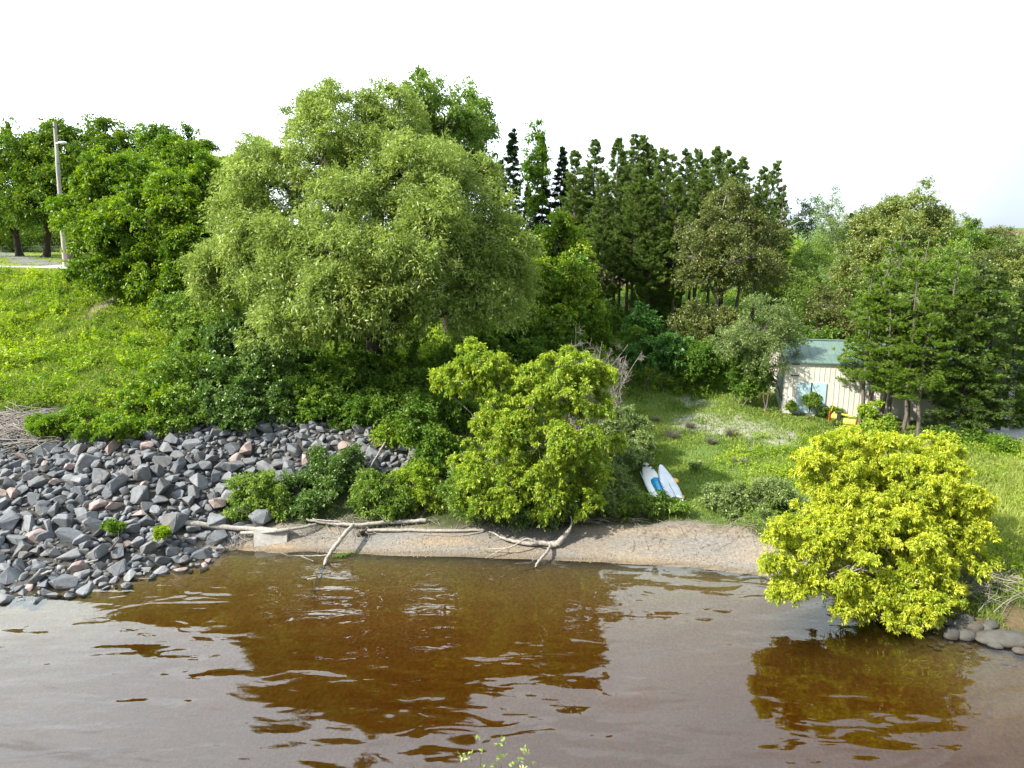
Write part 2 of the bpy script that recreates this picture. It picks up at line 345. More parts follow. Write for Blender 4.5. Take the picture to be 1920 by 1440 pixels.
def make_wood(base, lobes, tips, r0, seed, fork=.3, stems=1, twigs=60, lean=None):
    r = np.random.default_rng(seed + 77); q = Q(); base = np.asarray(base, float)
    cen = np.mean([l[0] for l in lobes], 0)
    for s in range(stems):
        b = base + np.array([r.normal() * .12 * stems, r.normal() * .12 * stems, -.15]) if stems > 1 else base + np.array([0, 0, -.2])
        top = b + (cen - b) * fork + (np.array([r.normal(), r.normal(), 0]) * .25 * (stems > 1))
        tr = wig(b, top, 6, .05, r); rr = r0 / math.sqrt(stems)
        rad = np.linspace(rr, rr * .72, 6); rad[0] *= 1.35; q.tube(tr, rad, 8)
        sub = [l for i, l in enumerate(lobes) if i % stems == s] or [lobes[0]]
        for l in sub:
            end = l[0] + np.array([0, 0, l[1][2] * .35]); lr = rr * .5
            br = wig(top, end, 7, .09, r, .06); q.tube(br, np.linspace(lr, lr * .25, 7), 6)
    if len(tips):
        idx = r.choice(len(tips), min(twigs, len(tips)), replace=False)
        for i in idx:
            t = tips[i]; l = lobes[int(np.argmin([np.linalg.norm(t - l[0]) for l in lobes]))]
            a = l[0] + (t - l[0]) * .12; rr = max(.012, r0 * .14)
            q.tube(wig(a, t, 5, .1, r), np.linspace(rr, rr * .25, 5), 4)
    return q
CNT = [0]
def tree(name, label, cat, px, y, lobes, sty, r0=.2, bark='bark', group=None, fork=.3, stems=1, twigs=60, scale=1.0, densk=1.0, leafm=None, base=None, zmin=.05, holes=.25, split=8, arms=.22, fine=1.0, core=.8, corek=.6, parts=('trunk', 'crown')):
    CNT[0] += 1; seed = 100 + CNT[0] * 13
    b = B(px, y) if base is None else np.array(base)
    st = STY[sty]; q, tips = make_crown(lobes, st, seed, scale, densk, zmin, holes, split, arms, fine, core, corek)
    e = empty(name, b, label, cat, group)
    w = make_wood(b, lobes, tips, r0, seed, fork, stems, twigs)
    obj(parts[0], w.mesh(parts[0], b, True, False), M[bark], e)
    obj(parts[1], q.mesh(parts[1], b), M[leafm or st['m']], e)
    return e
def bush(label, px, y, lobes, sty, name='bush', cat='bush', group=None, stems=5, twigs=40, **kw):
    return tree(name, label, cat, px, y, lobes, sty, r0=kw.pop('r0', .07), group=group, stems=stems, fork=.35, twigs=twigs, parts=('stems', 'foliage'), **kw)

def needle_tufts(q, P, D, r, n=8, L=.16, Wd=.03, rb=0.0):
    K = len(P)
    d = norm(D[:, None] * 1.1 + rsph(r, (K, n)) * .75 + np.array([0, 0, .15])); U = rsph(r, (K, n))
    PP = np.repeat(P[:, None], n, 1) + rsph(r, (K, n)) * L * .15
    rnd = np.clip(r.random((K, 1)) * .6 + r.random((K, n)) * .4 + rb, 0, 1); tip = np.clip(r.random((K, 1)) - .55, 0, 1) * 1.6 * np.ones((1, n))
    q.leaves(PP.reshape(-1, 3), d.reshape(-1, 3), U.reshape(-1, 3), L * r.uniform(.7, 1.2, K * n), Wd * r.uniform(.8, 1.2, K * n), rnd.reshape(-1), tip.reshape(-1), droop=0.0)
def conifer_meshes(name, Ht, start, R, seed, profile='pine', step=.5, nb=5, tuftL=.2, tuftW=.035, up=.25, n=8, r0=.14, lean=(0, 0), dens=1.0, cut=None, side=.5):
    """local coordinates, base at 0. cut(P)->bool keeps a branch"""
    r = np.random.default_rng(seed); q = Q(); w = Q()
    zt = np.linspace(0, Ht, 9); wx = np.cumsum(r.normal(size=9)) * .06; wy = np.cumsum(r.normal(size=9)) * .06
    def axis(z):
        t = z / Ht; return np.array([np.interp(z, zt, wx) + lean[0] * t * t, np.interp(z, zt, wy) + lean[1] * t * t, z])
    A = np.array([axis(z) for z in zt]); A[0, 2] -= .3
    w.tube(A, np.linspace(r0, .02, 9), 7)
    z = start; P = []; D = []
    while z < Ht - .1:
        f = (z - start) / (Ht - start)
        if profile == 'pine': prof = (1 - f) ** .85 * min(1.1, .45 + f * 3) + .05
        elif profile == 'spruce': prof = (1 - f) ** .8 + .06
        else: prof = (1 - f) ** .55 * (.6 + .4 * min(1, f * 4)) + .05
        for b in range(nb):
            if r.random() < .12: continue
            az = r.uniform(0, 6.283); L = R * prof * r.uniform(.55, 1.2)
            if L < .12: L = .12
            a = axis(z + r.uniform(-.2, .2)); a[2] = min(a[2], Ht)
            dr = np.array([math.cos(az), math.sin(az), 0])
            m = 6; t = np.linspace(0, 1, m)[:, None]
            pts = a + dr * L * t + np.array([0, 0, 1.]) * (L * (up * t ** 1.6 - (0.18 if profile != 'pine' else .08) * np.sin(t * 3.1)))
            if cut is not None and not cut(pts[-1]): continue
            w.tube(pts, np.linspace(max(.012, r0 * .22 * L / R), .006, m), 3)
            k = max(4, int(L / .15 * dens))
            tt = np.sort(r.uniform(.22 if profile == 'pine' else .1, 1, k)); base = np.stack([np.interp(tt, t[:, 0], pts[:, i]) for i in range(3)], 1)
            lat = np.cross(dr, [0, 0, 1.]); sg = r.choice([-1, 1], k)[:, None]
            sl = (L * side * (1.08 - tt) * r.uniform(.4, 1.1, k))[:, None]
            dd = norm(dr + lat * sg * 1.0 + np.array([0, 0, .75 if profile == 'pine' else 0]) + r.normal(size=(k, 3)) * .15)
            for e in range(4):
                fr = (e + 1) / 4
                P.append(base + dd * sl * fr); D.append(norm(dd + dr * .5))
            P.append(base); D.append(np.repeat((norm(dr + np.array([0, 0, .3])))[None], k, 0))
        z += step * r.uniform(.7, 1.3)
    P.append(np.array([axis(Ht)])); D.append(np.array([[0, 0, 1.]]))
    P = np.concatenate(P); D = np.concatenate(D)
    P = P + r.normal(size=P.shape) * .04
    needle_tufts(q, P, D, r, n, tuftL, tuftW)
    return w.mesh('trunk', smooth=True, attrs=False), q.mesh('crown')
# ------------------------------------------------------------------ ground, road, water
RNG = np.random.default_rng(4)
def inpoly(x, y, poly):
    c = np.zeros(np.shape(x), bool); n = len(poly)
    for i in range(n):
        x1, y1 = poly[i]; x2, y2 = poly[(i + 1) % n]
        k = ((y1 > y) != (y2 > y)) & (x < (x2 - x1) * (y - y1) / (y2 - y1 + 1e-12) + x1); c ^= k
    return c
def blob(x, y, c, rx, ry):               # soft ellipse mask
    d = np.hypot((x - c[0]) / rx, (y - c[1]) / ry); return np.clip(1.6 - 1.3 * d, 0, 1)
def rip_mask(x, y):                       # stony bank
    t = y - shore(x)
    top = np.interp(x, [-60, -16, -12, -9, -6, -3.6, -2.5], [9.5, 9.3, 8.6, 7.6, 6.9, 6.6, 5.4]) + .5 * vnoise(x, y, 2.5, 31)
    bot = np.interp(x, [-11.4, -10.4, -9.4, -8.4, -7, -3.0], [-1.0, .3, 1.9, 3.2, 4.2, 4.6])
    return np.clip((top - t) * 2, 0, 1) * np.clip((t - bot) * 2, 0, 1) * np.clip((-2.4 - x) * 1.5, 0, 1)
def sand_mask(x, y):
    t = y - shore(x)
    top = np.interp(x, [-12, -10, -7, 0, 3, 5.5, 8.5, 10, 11], [1.2, 1.6, 1.7, 2.0, 2.1, 2.9, 2.9, 1.6, .3]) + .25 * vnoise(x, y, 1.2, 12)
    return np.clip((top - t) * 2.2, 0, 1) * np.clip((x + 12.0) * 1.5, 0, 1) * np.clip((11 - x) * 2, 0, 1) * (t > -1.0)
g1 = G(1310, 790); g2 = G(1370, 800); g3 = G(1440, 815); g4 = G(1300, 752); gd = G(196, 572); gr = G(1905, 812); gs = G(1120, 745)
g5 = G(1510, 830)
def gravel_mask(x, y):
    m = np.maximum.reduce([blob(x, y, g1, 2.0, 2.2), blob(x, y, g2, 2.2, 2.4), blob(x, y, g3, 2.4, 2.3), blob(x, y, g4, 1.2, 2.4), blob(x, y, g5, 2.2, 2.2) * .7])
    return np.clip(m * 1.1 - .35 + .34 * vnoise(x, y, 1.1, 41) + .30 * vnoise(x, y, .35, 42), 0, .75)
def lot_mask(x, y): return np.clip(blob(x, y, (gr[0] + 5, gr[1] + .5), 8.5, 2.8) * 3, 0, 1)
def dirt_mask(x, y): return blob(x, y, gd, .9, 3.0) * (vnoise(x, y, 1.0, 8) > -.8)
RY0, RY1 = 30.4, 34.0
def lawn_mask(x, y):
    t = y - shore(x); return np.clip((t - 29.0) / 1.2, 0, 1) * np.clip((-27 - x) / 2, 0, 1) * np.clip((62 - t) / 4, 0, 1)
xs = np.unique(np.concatenate([np.linspace(-600, -60, 12), np.linspace(-60, -26, 70), np.arange(-26, 27, .22), np.linspace(27, 80, 70), np.linspace(80, 600, 12)]))
ys = np.unique(np.concatenate([np.linspace(-300, 4, 16), np.linspace(4, 14, 20), np.arange(14, 46, .22), np.linspace(46, 75, 60), np.linspace(75, 180, 50), np.linspace(180, 700, 12)]))
X, Y = np.meshgrid(xs, ys); Z = terr(X, Y)
def mound(x, y): return np.zeros_like(x)
V = np.stack([X, Y, Z], -1).reshape(-1, 3); nx = len(xs); ny = len(ys)
ii = (np.arange(ny - 1)[:, None] * nx + np.arange(nx - 1)[None]).reshape(-1)
F = np.stack([ii, ii + 1, ii + nx + 1, ii + nx], -1)
gme = quad_mesh('ground', V, F, None, True)
soil = np.array([.050, .062, .022]); Cc = np.tile(soil, (len(V), 1)); vx, vy, vz = V.T
def lay(c, m): 
    global Cc
    Cc = Cc * (1 - m[:, None]) + np.array(c) * m[:, None]
t_ = vy - shore(vx)
mead = np.clip((vx + 1) / 3, 0, 1) * np.clip((t_ - 2.5) / 1.5, 0, 1)
lay((.10, .17, .035), mead * .8); lay((.13, .16, .04), mead * np.clip(.4 * vnoise(vx, vy, 3, 17) + .1, 0, 1))
lay((.07, .12, .025), np.clip((-8 - vx) / 4, 0, 1) * np.clip((t_ - 10) / 2, 0, 1) * .7)
lay((.05, .048, .044), rip_mask(vx, vy)); lay((.075, .07, .065), np.clip(rip_mask(vx, vy) * (t_ < 1.2), 0, 1))
lay((.225, .19, .15), sand_mask(vx, vy)); lay((.19, .18, .165), sand_mask(vx, vy) * np.clip(.45 + .8 * vnoise(vx * .5, vy * 1.6, 1.5, 19), 0, 1))
lay((.30, .225, .145), sand_mask(vx, vy) * np.clip(vnoise(vx * .4, vy * 2, 1.3, 23) - .1, 0, 1))
lay((.12, .09, .06), sand_mask(vx, vy) * np.clip(1 - np.abs(t_) / .32, 0, 1))          # wet rim at the water
lay((.31, .29, .25), gravel_mask(vx, vy)); lay((.62, .63, .64), lot_mask(vx, vy)); lay((.22, .18, .15), dirt_mask(vx, vy))
lay((.12, .085, .05), np.clip((vx - 10.8) / 1, 0, 1) * np.clip(1 - np.abs(t_ - .6) / 1.0, 0, 1))
lay((.19, .24, .05), lawn_mask(vx, vy))
under = np.clip(-t_ * 1.5, 0, 1) * (vy > 8)
lay((.56, .39, .16), under)
lay((.47, .31, .13), under * np.clip(.5 * vnoise(vx * .5, vy, 2.5, 27) + .2, 0, 1))
lay((.52, .38, .22), under * np.clip((vx - 11) / 4, 0, 1) * np.clip(vnoise(vx, vy, .5, 29), 0, 1))
ca = gme.color_attributes.new('Col', 'FLOAT_COLOR', 'POINT'); ca.data.foreach_set('color', np.concatenate([Cc, np.ones((len(Cc), 1))], 1).astype(np.float32).ravel())
m, t, o = mat('ground'); L = t.links
b = N(t, 'ShaderNodeBsdfPrincipled', i_Roughness=.95); b.inputs['Specular IOR Level'].default_value = .2
va = N(t, 'ShaderNodeAttribute', attribute_name='Col'); tcn = N(t, 'ShaderNodeTexCoord')
n1 = N(t, 'ShaderNodeTexNoise', i_Scale=9.0, i_Detail=7.0, i_Roughness=.75); L.new(tcn.outputs['Object'], n1.inputs['Vector'])
n2 = N(t, 'ShaderNodeTexVoronoi', i_Scale=16.0); L.new(tcn.outputs['Object'], n2.inputs['Vector'])
hs = N(t, 'ShaderNodeHueSaturation'); L.new(va.outputs['Color'], hs.inputs['Color'])
mm = N(t, 'ShaderNodeMath', operation='MULTIPLY'); L.new(rng_(t, n1.outputs['Fac'], .3, .7, .70, 1.28), mm.inputs[0]); L.new(rng_(t, n2.outputs['Color'], 0, 1, .80, 1.18), mm.inputs[1])
L.new(mm.outputs[0], hs.inputs['Value']); L.new(hs.outputs[0], b.inputs['Base Color'])
bn = N(t, 'ShaderNodeBump', i_Strength=.5, i_Distance=.05); L.new(n1.outputs['Fac'], bn.inputs['Height']); L.new(bn.outputs[0], b.inputs['Normal'])
L.new(b.outputs[0], o.inputs['Surface'])
ground = obj('ground', gme, m); tag(ground, kind='structure')

def ribbon(name, f, uu, mtl, lift, label=None):
    Vr = []; 
    for u in uu:
        for x, y in f(u): Vr.append([x, y, float(terr(x, y)) + lift])
    k = len(f(uu[0])); nn = len(uu)
    Fr = [[i * k + j, i * k + j + 1, (i + 1) * k + j + 1, (i + 1) * k + j] for i in range(nn - 1) for j in range(k - 1)]
    return tag(obj(name, quad_mesh(name, np.array(Vr), np.array(Fr), None, True), mtl), kind='structure')
asph = solid('pale_asphalt', (.50, .47, .42), .9, .5, 5, (.38, .36, .33))
ribbon('road', lambda u: [(u, shore(u) + RY0 + .9 * j) for j in range(5)], list(np.linspace(-75, -22, 54)), asph, .03)
pA, pB = G(2, 494), G(-110, 470)
ribbon('driveway', lambda u: [(-36.4 - u * 2.2 + j * .9 - 1.8, 54.6 + u * 2.4) for j in range(5)], list(np.linspace(0, 10, 16)), solid('driveway_asphalt', (.17, .17, .18), .9, .5, 5), .028)

# water: reflecting surface over tea-coloured absorbing water, sand bed beneath
m, t, o = mat('river_water'); L = t.links
fr = N(t, 'ShaderNodeFresnel', i_IOR=1.60); gl = N(t, 'ShaderNodeBsdfGlossy', i_Roughness=.012); tp = N(t, 'ShaderNodeBsdfTransparent')
gl.inputs['Color'].default_value = (.98, .99, .93, 1)
tcn = N(t, 'ShaderNodeTexCoord')
mp1 = N(t, 'ShaderNodeMapping'); mp1.inputs['Scale'].default_value = (.30, .75, 1); mp1.inputs['Rotation'].default_value = (0, 0, .28)
mp2 = N(t, 'ShaderNodeMapping'); mp2.inputs['Scale'].default_value = (.75, 1.9, 1); mp2.inputs['Rotation'].default_value = (0, 0, .15)
mp3 = N(t, 'ShaderNodeMapping'); mp3.inputs['Scale'].default_value = (.13, .2, 1); mp3.inputs['Rotation'].default_value = (0, 0, -.5)
for q_ in (mp1, mp2, mp3): L.new(tcn.outputs['Object'], q_.inputs['Vector'])
a1 = N(t, 'ShaderNodeTexNoise', i_Scale=1.0, i_Detail=2.0, i_Distortion=.6, i_Roughness=.4); L.new(mp1.outputs[0], a1.inputs['Vector'])
a2 = N(t, 'ShaderNodeTexNoise', i_Scale=1.0, i_Detail=2.0, i_Distortion=.5, i_Roughness=.4); L.new(mp2.outputs[0], a2.inputs['Vector'])
a3 = N(t, 'ShaderNodeTexNoise', i_Scale=1.0, i_Detail=2.0); L.new(mp3.outputs[0], a3.inputs['Vector'])
pm = rng_(t, a3.outputs['Fac'], .42, .62, .35, 1.25)
b1 = N(t, 'ShaderNodeBump', i_Strength=.42, i_Distance=.20); L.new(a1.outputs['Fac'], b1.inputs['Height'])
b2 = N(t, 'ShaderNodeBump', i_Distance=.05); L.new(a2.outputs['Fac'], b2.inputs['Height']); L.new(b1.outputs[0], b2.inputs['Normal'])
m6 = N(t, 'ShaderNodeMath', operation='MULTIPLY', n_1=.75); L.new(pm, m6.inputs[0]); L.new(m6.outputs[0], b2.inputs['Strength'])
L.new(b2.outputs[0], fr.inputs['Normal']); L.new(b2.outputs[0], gl.inputs['Normal'])
ms = N(t, 'ShaderNodeMixShader'); L.new(fr.outputs[0], ms.inputs[0]); L.new(tp.outputs[0], ms.inputs[1]); L.new(gl.outputs[0], ms.inputs[2])
L.new(ms.outputs[0], o.inputs['Surface'])
va_ = N(t, 'ShaderNodeVolumeAbsorption', i_Density=1.0); va_.inputs['Color'].default_value = (.73, .46, .0, 1); L.new(va_.outputs[0], o.inputs['Volume'])
wx = np.unique(np.concatenate([np.linspace(-600, -40, 8), np.linspace(-40, 40, 20), np.linspace(40, 600, 8)])); wy = np.array([-300., -60, 0, 10, 20, 27])
XX, YY = np.meshgrid(wx, wy); Vw = np.stack([XX, YY, np.zeros_like(XX)], -1).reshape(-1, 3); k = len(wx)
ii = (np.arange(len(wy) - 1)[:, None] * k + np.arange(k - 1)[None]).reshape(-1)
water = obj('water', quad_mesh('water', Vw, np.stack([ii, ii + 1, ii + k + 1, ii + k], -1)), m); tag(water, kind='structure')

# ------------------------------------------------------------------ rocks
def hull_rock(seed, n=14, round_=0.0, flat=.7):
    r = np.random.default_rng(seed); bm = bmesh.new()
    if round_:
        bmesh.ops.create_icosphere(bm, subdivisions=3, radius=1)
        ph = r.uniform(0, 6, 9)
        for v in bm.verts:
            c = v.co; f = 1 + .10 * math.sin(c.x * 2.3 + ph[0]) * math.sin(c.y * 2 + ph[1]) + .09 * math.sin(c.z * 3 + ph[2]) + .04 * math.sin(c.x * 6 + c.y * 5 + ph[3]) + .02 * math.sin(c.z * 13 + c.x * 11) + .022 * math.sin(c.x * 19 + c.y * 14 + ph[4]) + r.normal() * .008
            v.co = Vector((c.x * f, c.y * f * .8, c.z * f * flat))
    else:
        pts = rsph(r, (n,)) * r.uniform(.75, 1.0, (n, 1)) * np.array([1, r.uniform(.6, .9), r.uniform(.45, .8)])
        for p in pts: bm.verts.new(p)
        res = bmesh.ops.convex_hull(bm, input=bm.verts)
        bmesh.ops.delete(bm, geom=[v for v in bm.verts if not v.link_faces], context='VERTS')
        bmesh.ops.bevel(bm, geom=list(bm.edges), offset=.035, segments=1, affect='EDGES', profile=.5)
        bmesh.ops.triangulate(bm, faces=bm.faces[:])
        bmesh.ops.subdivide_edges(bm, edges=bm.edges[:], cuts=1)
        for v in bm.verts: v.co += Vector(r.normal(size=3)) * .009
    me = bpy.data.meshes.new('rock'); bm.to_mesh(me); bm.free()
    me.polygons.foreach_set('use_smooth', np.full(len(me.polygons), bool(round_))); return me
def rock_mat(name, c1, c2, c3):
    m, t, o = mat(name); L = t.links
    b = N(t, 'ShaderNodeBsdfPrincipled', i_Roughness=.82); b.inputs['Specular IOR Level'].default_value = .35
    oi = N(t, 'ShaderNodeObjectInfo'); at = N(t, 'ShaderNodeAttribute', attribute_name='rnd')
    ad = N(t, 'ShaderNodeMath', operation='ADD'); L.new(oi.outputs['Random'], ad.inputs[0]); L.new(at.outputs['Fac'], ad.inputs[1])
    fc = N(t, 'ShaderNodeMath', operation='FRACT'); L.new(ad.outputs[0], fc.inputs[0])
    ge = N(t, 'ShaderNodeNewGeometry'); n1 = N(t, 'ShaderNodeTexNoise', i_Scale=5.0, i_Detail=8.0, i_Roughness=.7); L.new(ge.outputs['Position'], n1.inputs['Vector'])
    n2 = N(t, 'ShaderNodeTexNoise', i_Scale=1.6, i_Detail=3.0); L.new(ge.outputs['Position'], n2.inputs['Vector'])
    c = mixc(t, fc.outputs[0], c1, c2); c = mixc(t, rng_(t, n2.outputs['Fac'], .5, .7, 0, .75), c, c3)
    hs = N(t, 'ShaderNodeHueSaturation'); L.new(rng_(t, n1.outputs['Fac'], .3, .7, .72, 1.25), hs.inputs['Value']); L.new(c, hs.inputs['Color'])
    L.new(hs.outputs[0], b.inputs['Base Color'])
    bn = N(t, 'ShaderNodeBump', i_Strength=.5, i_Distance=.03); L.new(n1.outputs['Fac'], bn.inputs['Height']); L.new(bn.outputs[0], b.inputs['Normal'])
    L.new(b.outputs[0], o.inputs['Surface']); return m
M['rock'] = rock_mat('grey_rock', (.105, .115, .128), (.22, .228, .24), (.17, .155, .14))
M['rock_pink'] = rock_mat('pinkish_rock', (.26, .20, .18), (.34, .27, .25), (.20, .18, .18))
M['rock_round'] = rock_mat('river_rock', (.05, .052, .05), (.10, .095, .085), (.08, .065, .05))
ROCKS = [hull_rock(s, 9 + s % 7) for s in range(22)]
for me in ROCKS: me.materials.append(M['rock'])
PINKS = [hull_rock(s + 60, 9 + s % 6) for s in range(6)]
for me in PINKS: me.materials.append(M['rock_pink'])
ROUND = [hull_rock(s + 90, round_=1, flat=.62) for s in range(6)]
for me in ROUND: me.materials.append(M['rock_round'])
def rvec(me):
    a = np.empty(len(me.vertices) * 3, np.float32); me.vertices.foreach_get('co', a); return a.reshape(-1, 3).astype(float)
def rtris(me):
    return np.array([list(p.vertices) for p in me.polygons])
r = np.random.default_rng(21)
cand = []; cellsz = 1.0; grid = {}
def place_ok(x, y, s, k):
    ix, iy = int(x // cellsz), int(y // cellsz)
    for a in range(ix - 1, ix + 2):
        for b_ in range(iy - 1, iy + 2):
            for (x2, y2, s2) in grid.get((a, b_), ()):
                if (x - x2) ** 2 + (y - y2) ** 2 < (k * (s + s2)) ** 2: return False
    grid.setdefault((ix, iy), []).append((x, y, s)); return True
big = []
for (px, py, s) in [(465, 850, 1.0), (215, 843, .85), (255, 860, .6), (130, 880, .6), (360, 880, .65), (320, 905, .7), (20, 965, .7), (165, 975, .7), (280, 955, .62), (320, 955, .65), (130, 1045, .85), (160, 1030, .6), (225, 1045, .8), (40, 1035, .8), (50, 970, .6), (85, 885, .6), (75, 868, .5),(545, 880,.6),(110,925,.6),(150,925,.6)]:
    p = GW(px, py); place_ok(p[0], p[1], s * .6, .8); big.append((p[0], p[1], s * .62))
lst = list(big)
for smin, smax, n in ((.50, .74, 420), (.36, .50, 2400), (.25, .36, 7000), (.16, .25, 16000), (.09, .16, 26000)):
    px_ = r.uniform(-30, -2.4, n); py_ = r.uniform(18.5, 33, n)
    mk = rip_mask(px_, py_); tt = py_ - shore(px_)
    mk = np.where(tt < 0, np.where((px_ < -10.6), np.clip(1 + tt * .9, 0, 1), 0), mk)
    vis = np.abs(px_) < py_ * .92 + 4.5
    keep = (r.random(n) < mk) & vis
    for x, y in zip(px_[keep], py_[keep]):
        s = r.uniform(smin, smax) * (1.0 if y - shore(x) < 6 else .85)
        if place_ok(x, y, s, .47): lst.append((x, y, s))
lst.sort(key=lambda a: -a[2] / a[1])
# notable stones named by look
def put_rock(x, y, s, me, nm, label, group, up=.2, rot=None):
    o = obj(nm, me); z = float(terr(x, y)); o.location = (x, y, z + s * up)
    gx = float(terr(x + .3, y) - terr(x - .3, y)) / .6; gy = float(terr(x, y + .3) - terr(x, y - .3)) / .6
    o.rotation_euler = rot or (r.normal() * .35 + math.atan(gy) * .7, r.normal() * .35, r.uniform(0, 6.28)); o.scale = (s * r.uniform(.9, 1.2),) * 3
    return tag(o, label, 'rock', group)
big_lab = {0: 'huge pinkish triangular boulder, largest stone high on the rocky bank', 1: 'pale pinkish-grey slab boulder near the top of the rocky bank'}
for i in (0, 1):
    x, y, s = big[i]; put_rock(x, y, s * 1.15, PINKS[i], 'boulder', big_lab[i], None)
rest = [a for a in lst if a not in big[:2]]
tris = [(rvec(me), rtris(me)) for me in ROCKS[:8]]
bV, bF, bR, off = [], [], [], 0
COLN = [(0, 'at the left edge'), (70, 'below the weed clumps'), (170, 'left of the tiny plants'), (250, 'below the bright bush'), (330, 'near the long log tip'), (410, 'near the triangular boulder'), (520, 'behind the shore bushes'), (660, 'beside the grey pole')]
ROWN = [(-9, 'touching the water'), (.9, 'just above the waterline'), (2.6, 'in the lower stony bank'), (4.6, 'in the upper stony bank'), (6.4, 'topping the stony bank')]
zone = {}
nin = 0
for i, (x, y, s) in enumerate(rest):
    inf_ = x / (y * cp + 8 * sp) * FPX > -975
    if inf_ and nin < 296:
        nin += 1; zz = float(terr(x, y)); sc = y * cp + (H - zz) * sp; px = 960 + x / sc * FPX; tt = y - float(shore(x))
        pk = r.random() < .10
        cn = [c for a, c in COLN if px >= a or a == 0][-1]; rn = [c for a, c in ROWN if tt >= a][-1]
        zone.setdefault((pk, rn, cn), []).append((s / sc, x, y, s, tt))
    else:
        v, f = tris[r.integers(8)]
        R3 = np.array(Matrix.Rotation(r.uniform(0, 6.28), 3, 'Z') @ Matrix.Rotation(r.normal() * .6, 3, 'X'))
        bV.append(v @ R3.T * s + np.array([x, y, float(terr(x, y)) + s * .12])); bF.append(f + off); bR.append(np.full(len(f), r.random())); off += len(v)
for (pk, rn, cn), L_ in zone.items():
    L_.sort(key=lambda a: -a[0]); cw = 'pinkish-brown' if pk else 'blue-grey'
    for n_, (_, x, y, s, tt) in enumerate(L_):
        me = PINKS[r.integers(6)] if pk else ROCKS[r.integers(22)]
        if len(L_) == 1: lb, grp_ = f'only larger {cw} rock {rn}, {cn}', None
        elif n_ == 0: lb, grp_ = f'largest {cw} rock {rn}, {cn}', None
        elif n_ == 1 and len(L_) > 2: lb, grp_ = f'second largest {cw} rock {rn}, {cn}', None
        elif n_ == len(L_) - 1 and len(L_) <= 3: lb, grp_ = f'smaller {cw} rock {rn}, {cn}', None
        else: lb, grp_ = f'smaller {cw} rock {rn}, {cn}', f'{cw} rocks {rn}, {cn}'
        put_rock(x, y, s, me, 'rock', lb, grp_ or 'angular rocks of the stony bank', up=.1 if tt < .35 else .2)
st_ = obj('rubble_stones', quad_mesh('rubble_stones', np.concatenate(bV), np.concatenate(bF), {'rnd': np.concatenate(bR)}), M['rock'])
tag(st_, 'small grey broken stones filling the gaps between the rocks of the bank', 'stones', kind='stuff')
# rounded shore stones, right
GS = 'rounded stones at the right water edge'
for (px, py, w_, lb) in [(1785, 1188, 24, 'rounded dark stone with a pale cap, left one of two at the water edge'), (1811, 1190, 24, 'rounded dark stone, right one of the pair at the water edge'), (1868, 1192, 0, ''),
    (1885, 1198, 62, 'long flat dark boulder lying at the right water edge'), (1912, 1217, 15, 'pale pinkish round stone sitting in the water at the right'), (1866, 1206, 17, 'flat pale buff stone breaking the water surface'),
    (1750, 1160, 26, 'dark stone half hidden behind the drooping yellow branches'), (1775, 1167, 20, 'grey rounded stone above the water edge beside the yellow branches'), (1796, 1172, 24, 'dark grey rounded stone above the pair at the water edge'),
    (1826, 1177, 26, 'brown-grey oval stone under the grass edge'), (1846, 1176, 18, 'dark small stone tucked between the oval stone and the grass'), (1858, 1170, 20, 'upright grey stone below the grassy bank at the right'),
    (1652, 1158, 18, 'dark stone in the shadow under the yellow tree at the waterline'), (1808, 1160, 22, 'mossy stone under grass above the dark rounded stones'), (1838, 1190, 9, 'small pale pebble stone in the shallows'), (1850, 1192, 10, 'small brown pebble stone in the shallows beside the long boulder'),
    (1880, 1196, 8, 'small wet stone in front of the long flat boulder')]:
    if not w_: continue
    p = GW(px, py + 4); s = w_ * 21.5 / FPX * .62
    o = put_rock(p[0], p[1], s, ROUND[r.integers(6)], 'stone', lb, GS, up=.25, rot=(0, 0, r.uniform(-.3, .3)))
    if w_ > 50: o.scale = (s * 1.25, s * .7, s * .55)
    if p[2] <= 0.02: o.location.z = s * .12
r2 = np.random.default_rng(5)
bV, bF, bR, off = [], [], [], 0; sph = [(rvec(m_), rtris(m_)) for m_ in ROUND[:3]]
for _ in range(150):
    x = r2.uniform(11.5, 20); y = shore(x) + r2.uniform(-1.3, .4); s = r2.uniform(.04, .11) 
    v, f = sph[r2.integers(3)]; bV.append(v * s + np.array([x, y, float(terr(x, y)) + s * .2])); bF.append(f + off); off += len(v); bR.append(np.full(len(f), r2.random()))
tag(obj('bed_pebbles', quad_mesh('bed_pebbles', np.concatenate(bV), np.concatenate(bF), {'rnd': np.concatenate(bR)}, True), solid('bed_pebble', (.62, .46, .32), .7, 1, 3, (.40, .28, .20))), 'pale and brown pebbles on the river bed in the shallows', 'pebbles', kind='stuff')
# three dark basalt stones lying on the sand under the bushes
for px, py, s, lb in [(820, 957, .26, 'lone dark stone on the sand between two shoreline bushes'), (912, 958, .32, 'brown stump-like rock under the yellow-green tree at the sand edge')]:
    p = G(px, py); put_rock(p[0], p[1], s, ROCKS[3], 'rock', lb, None)

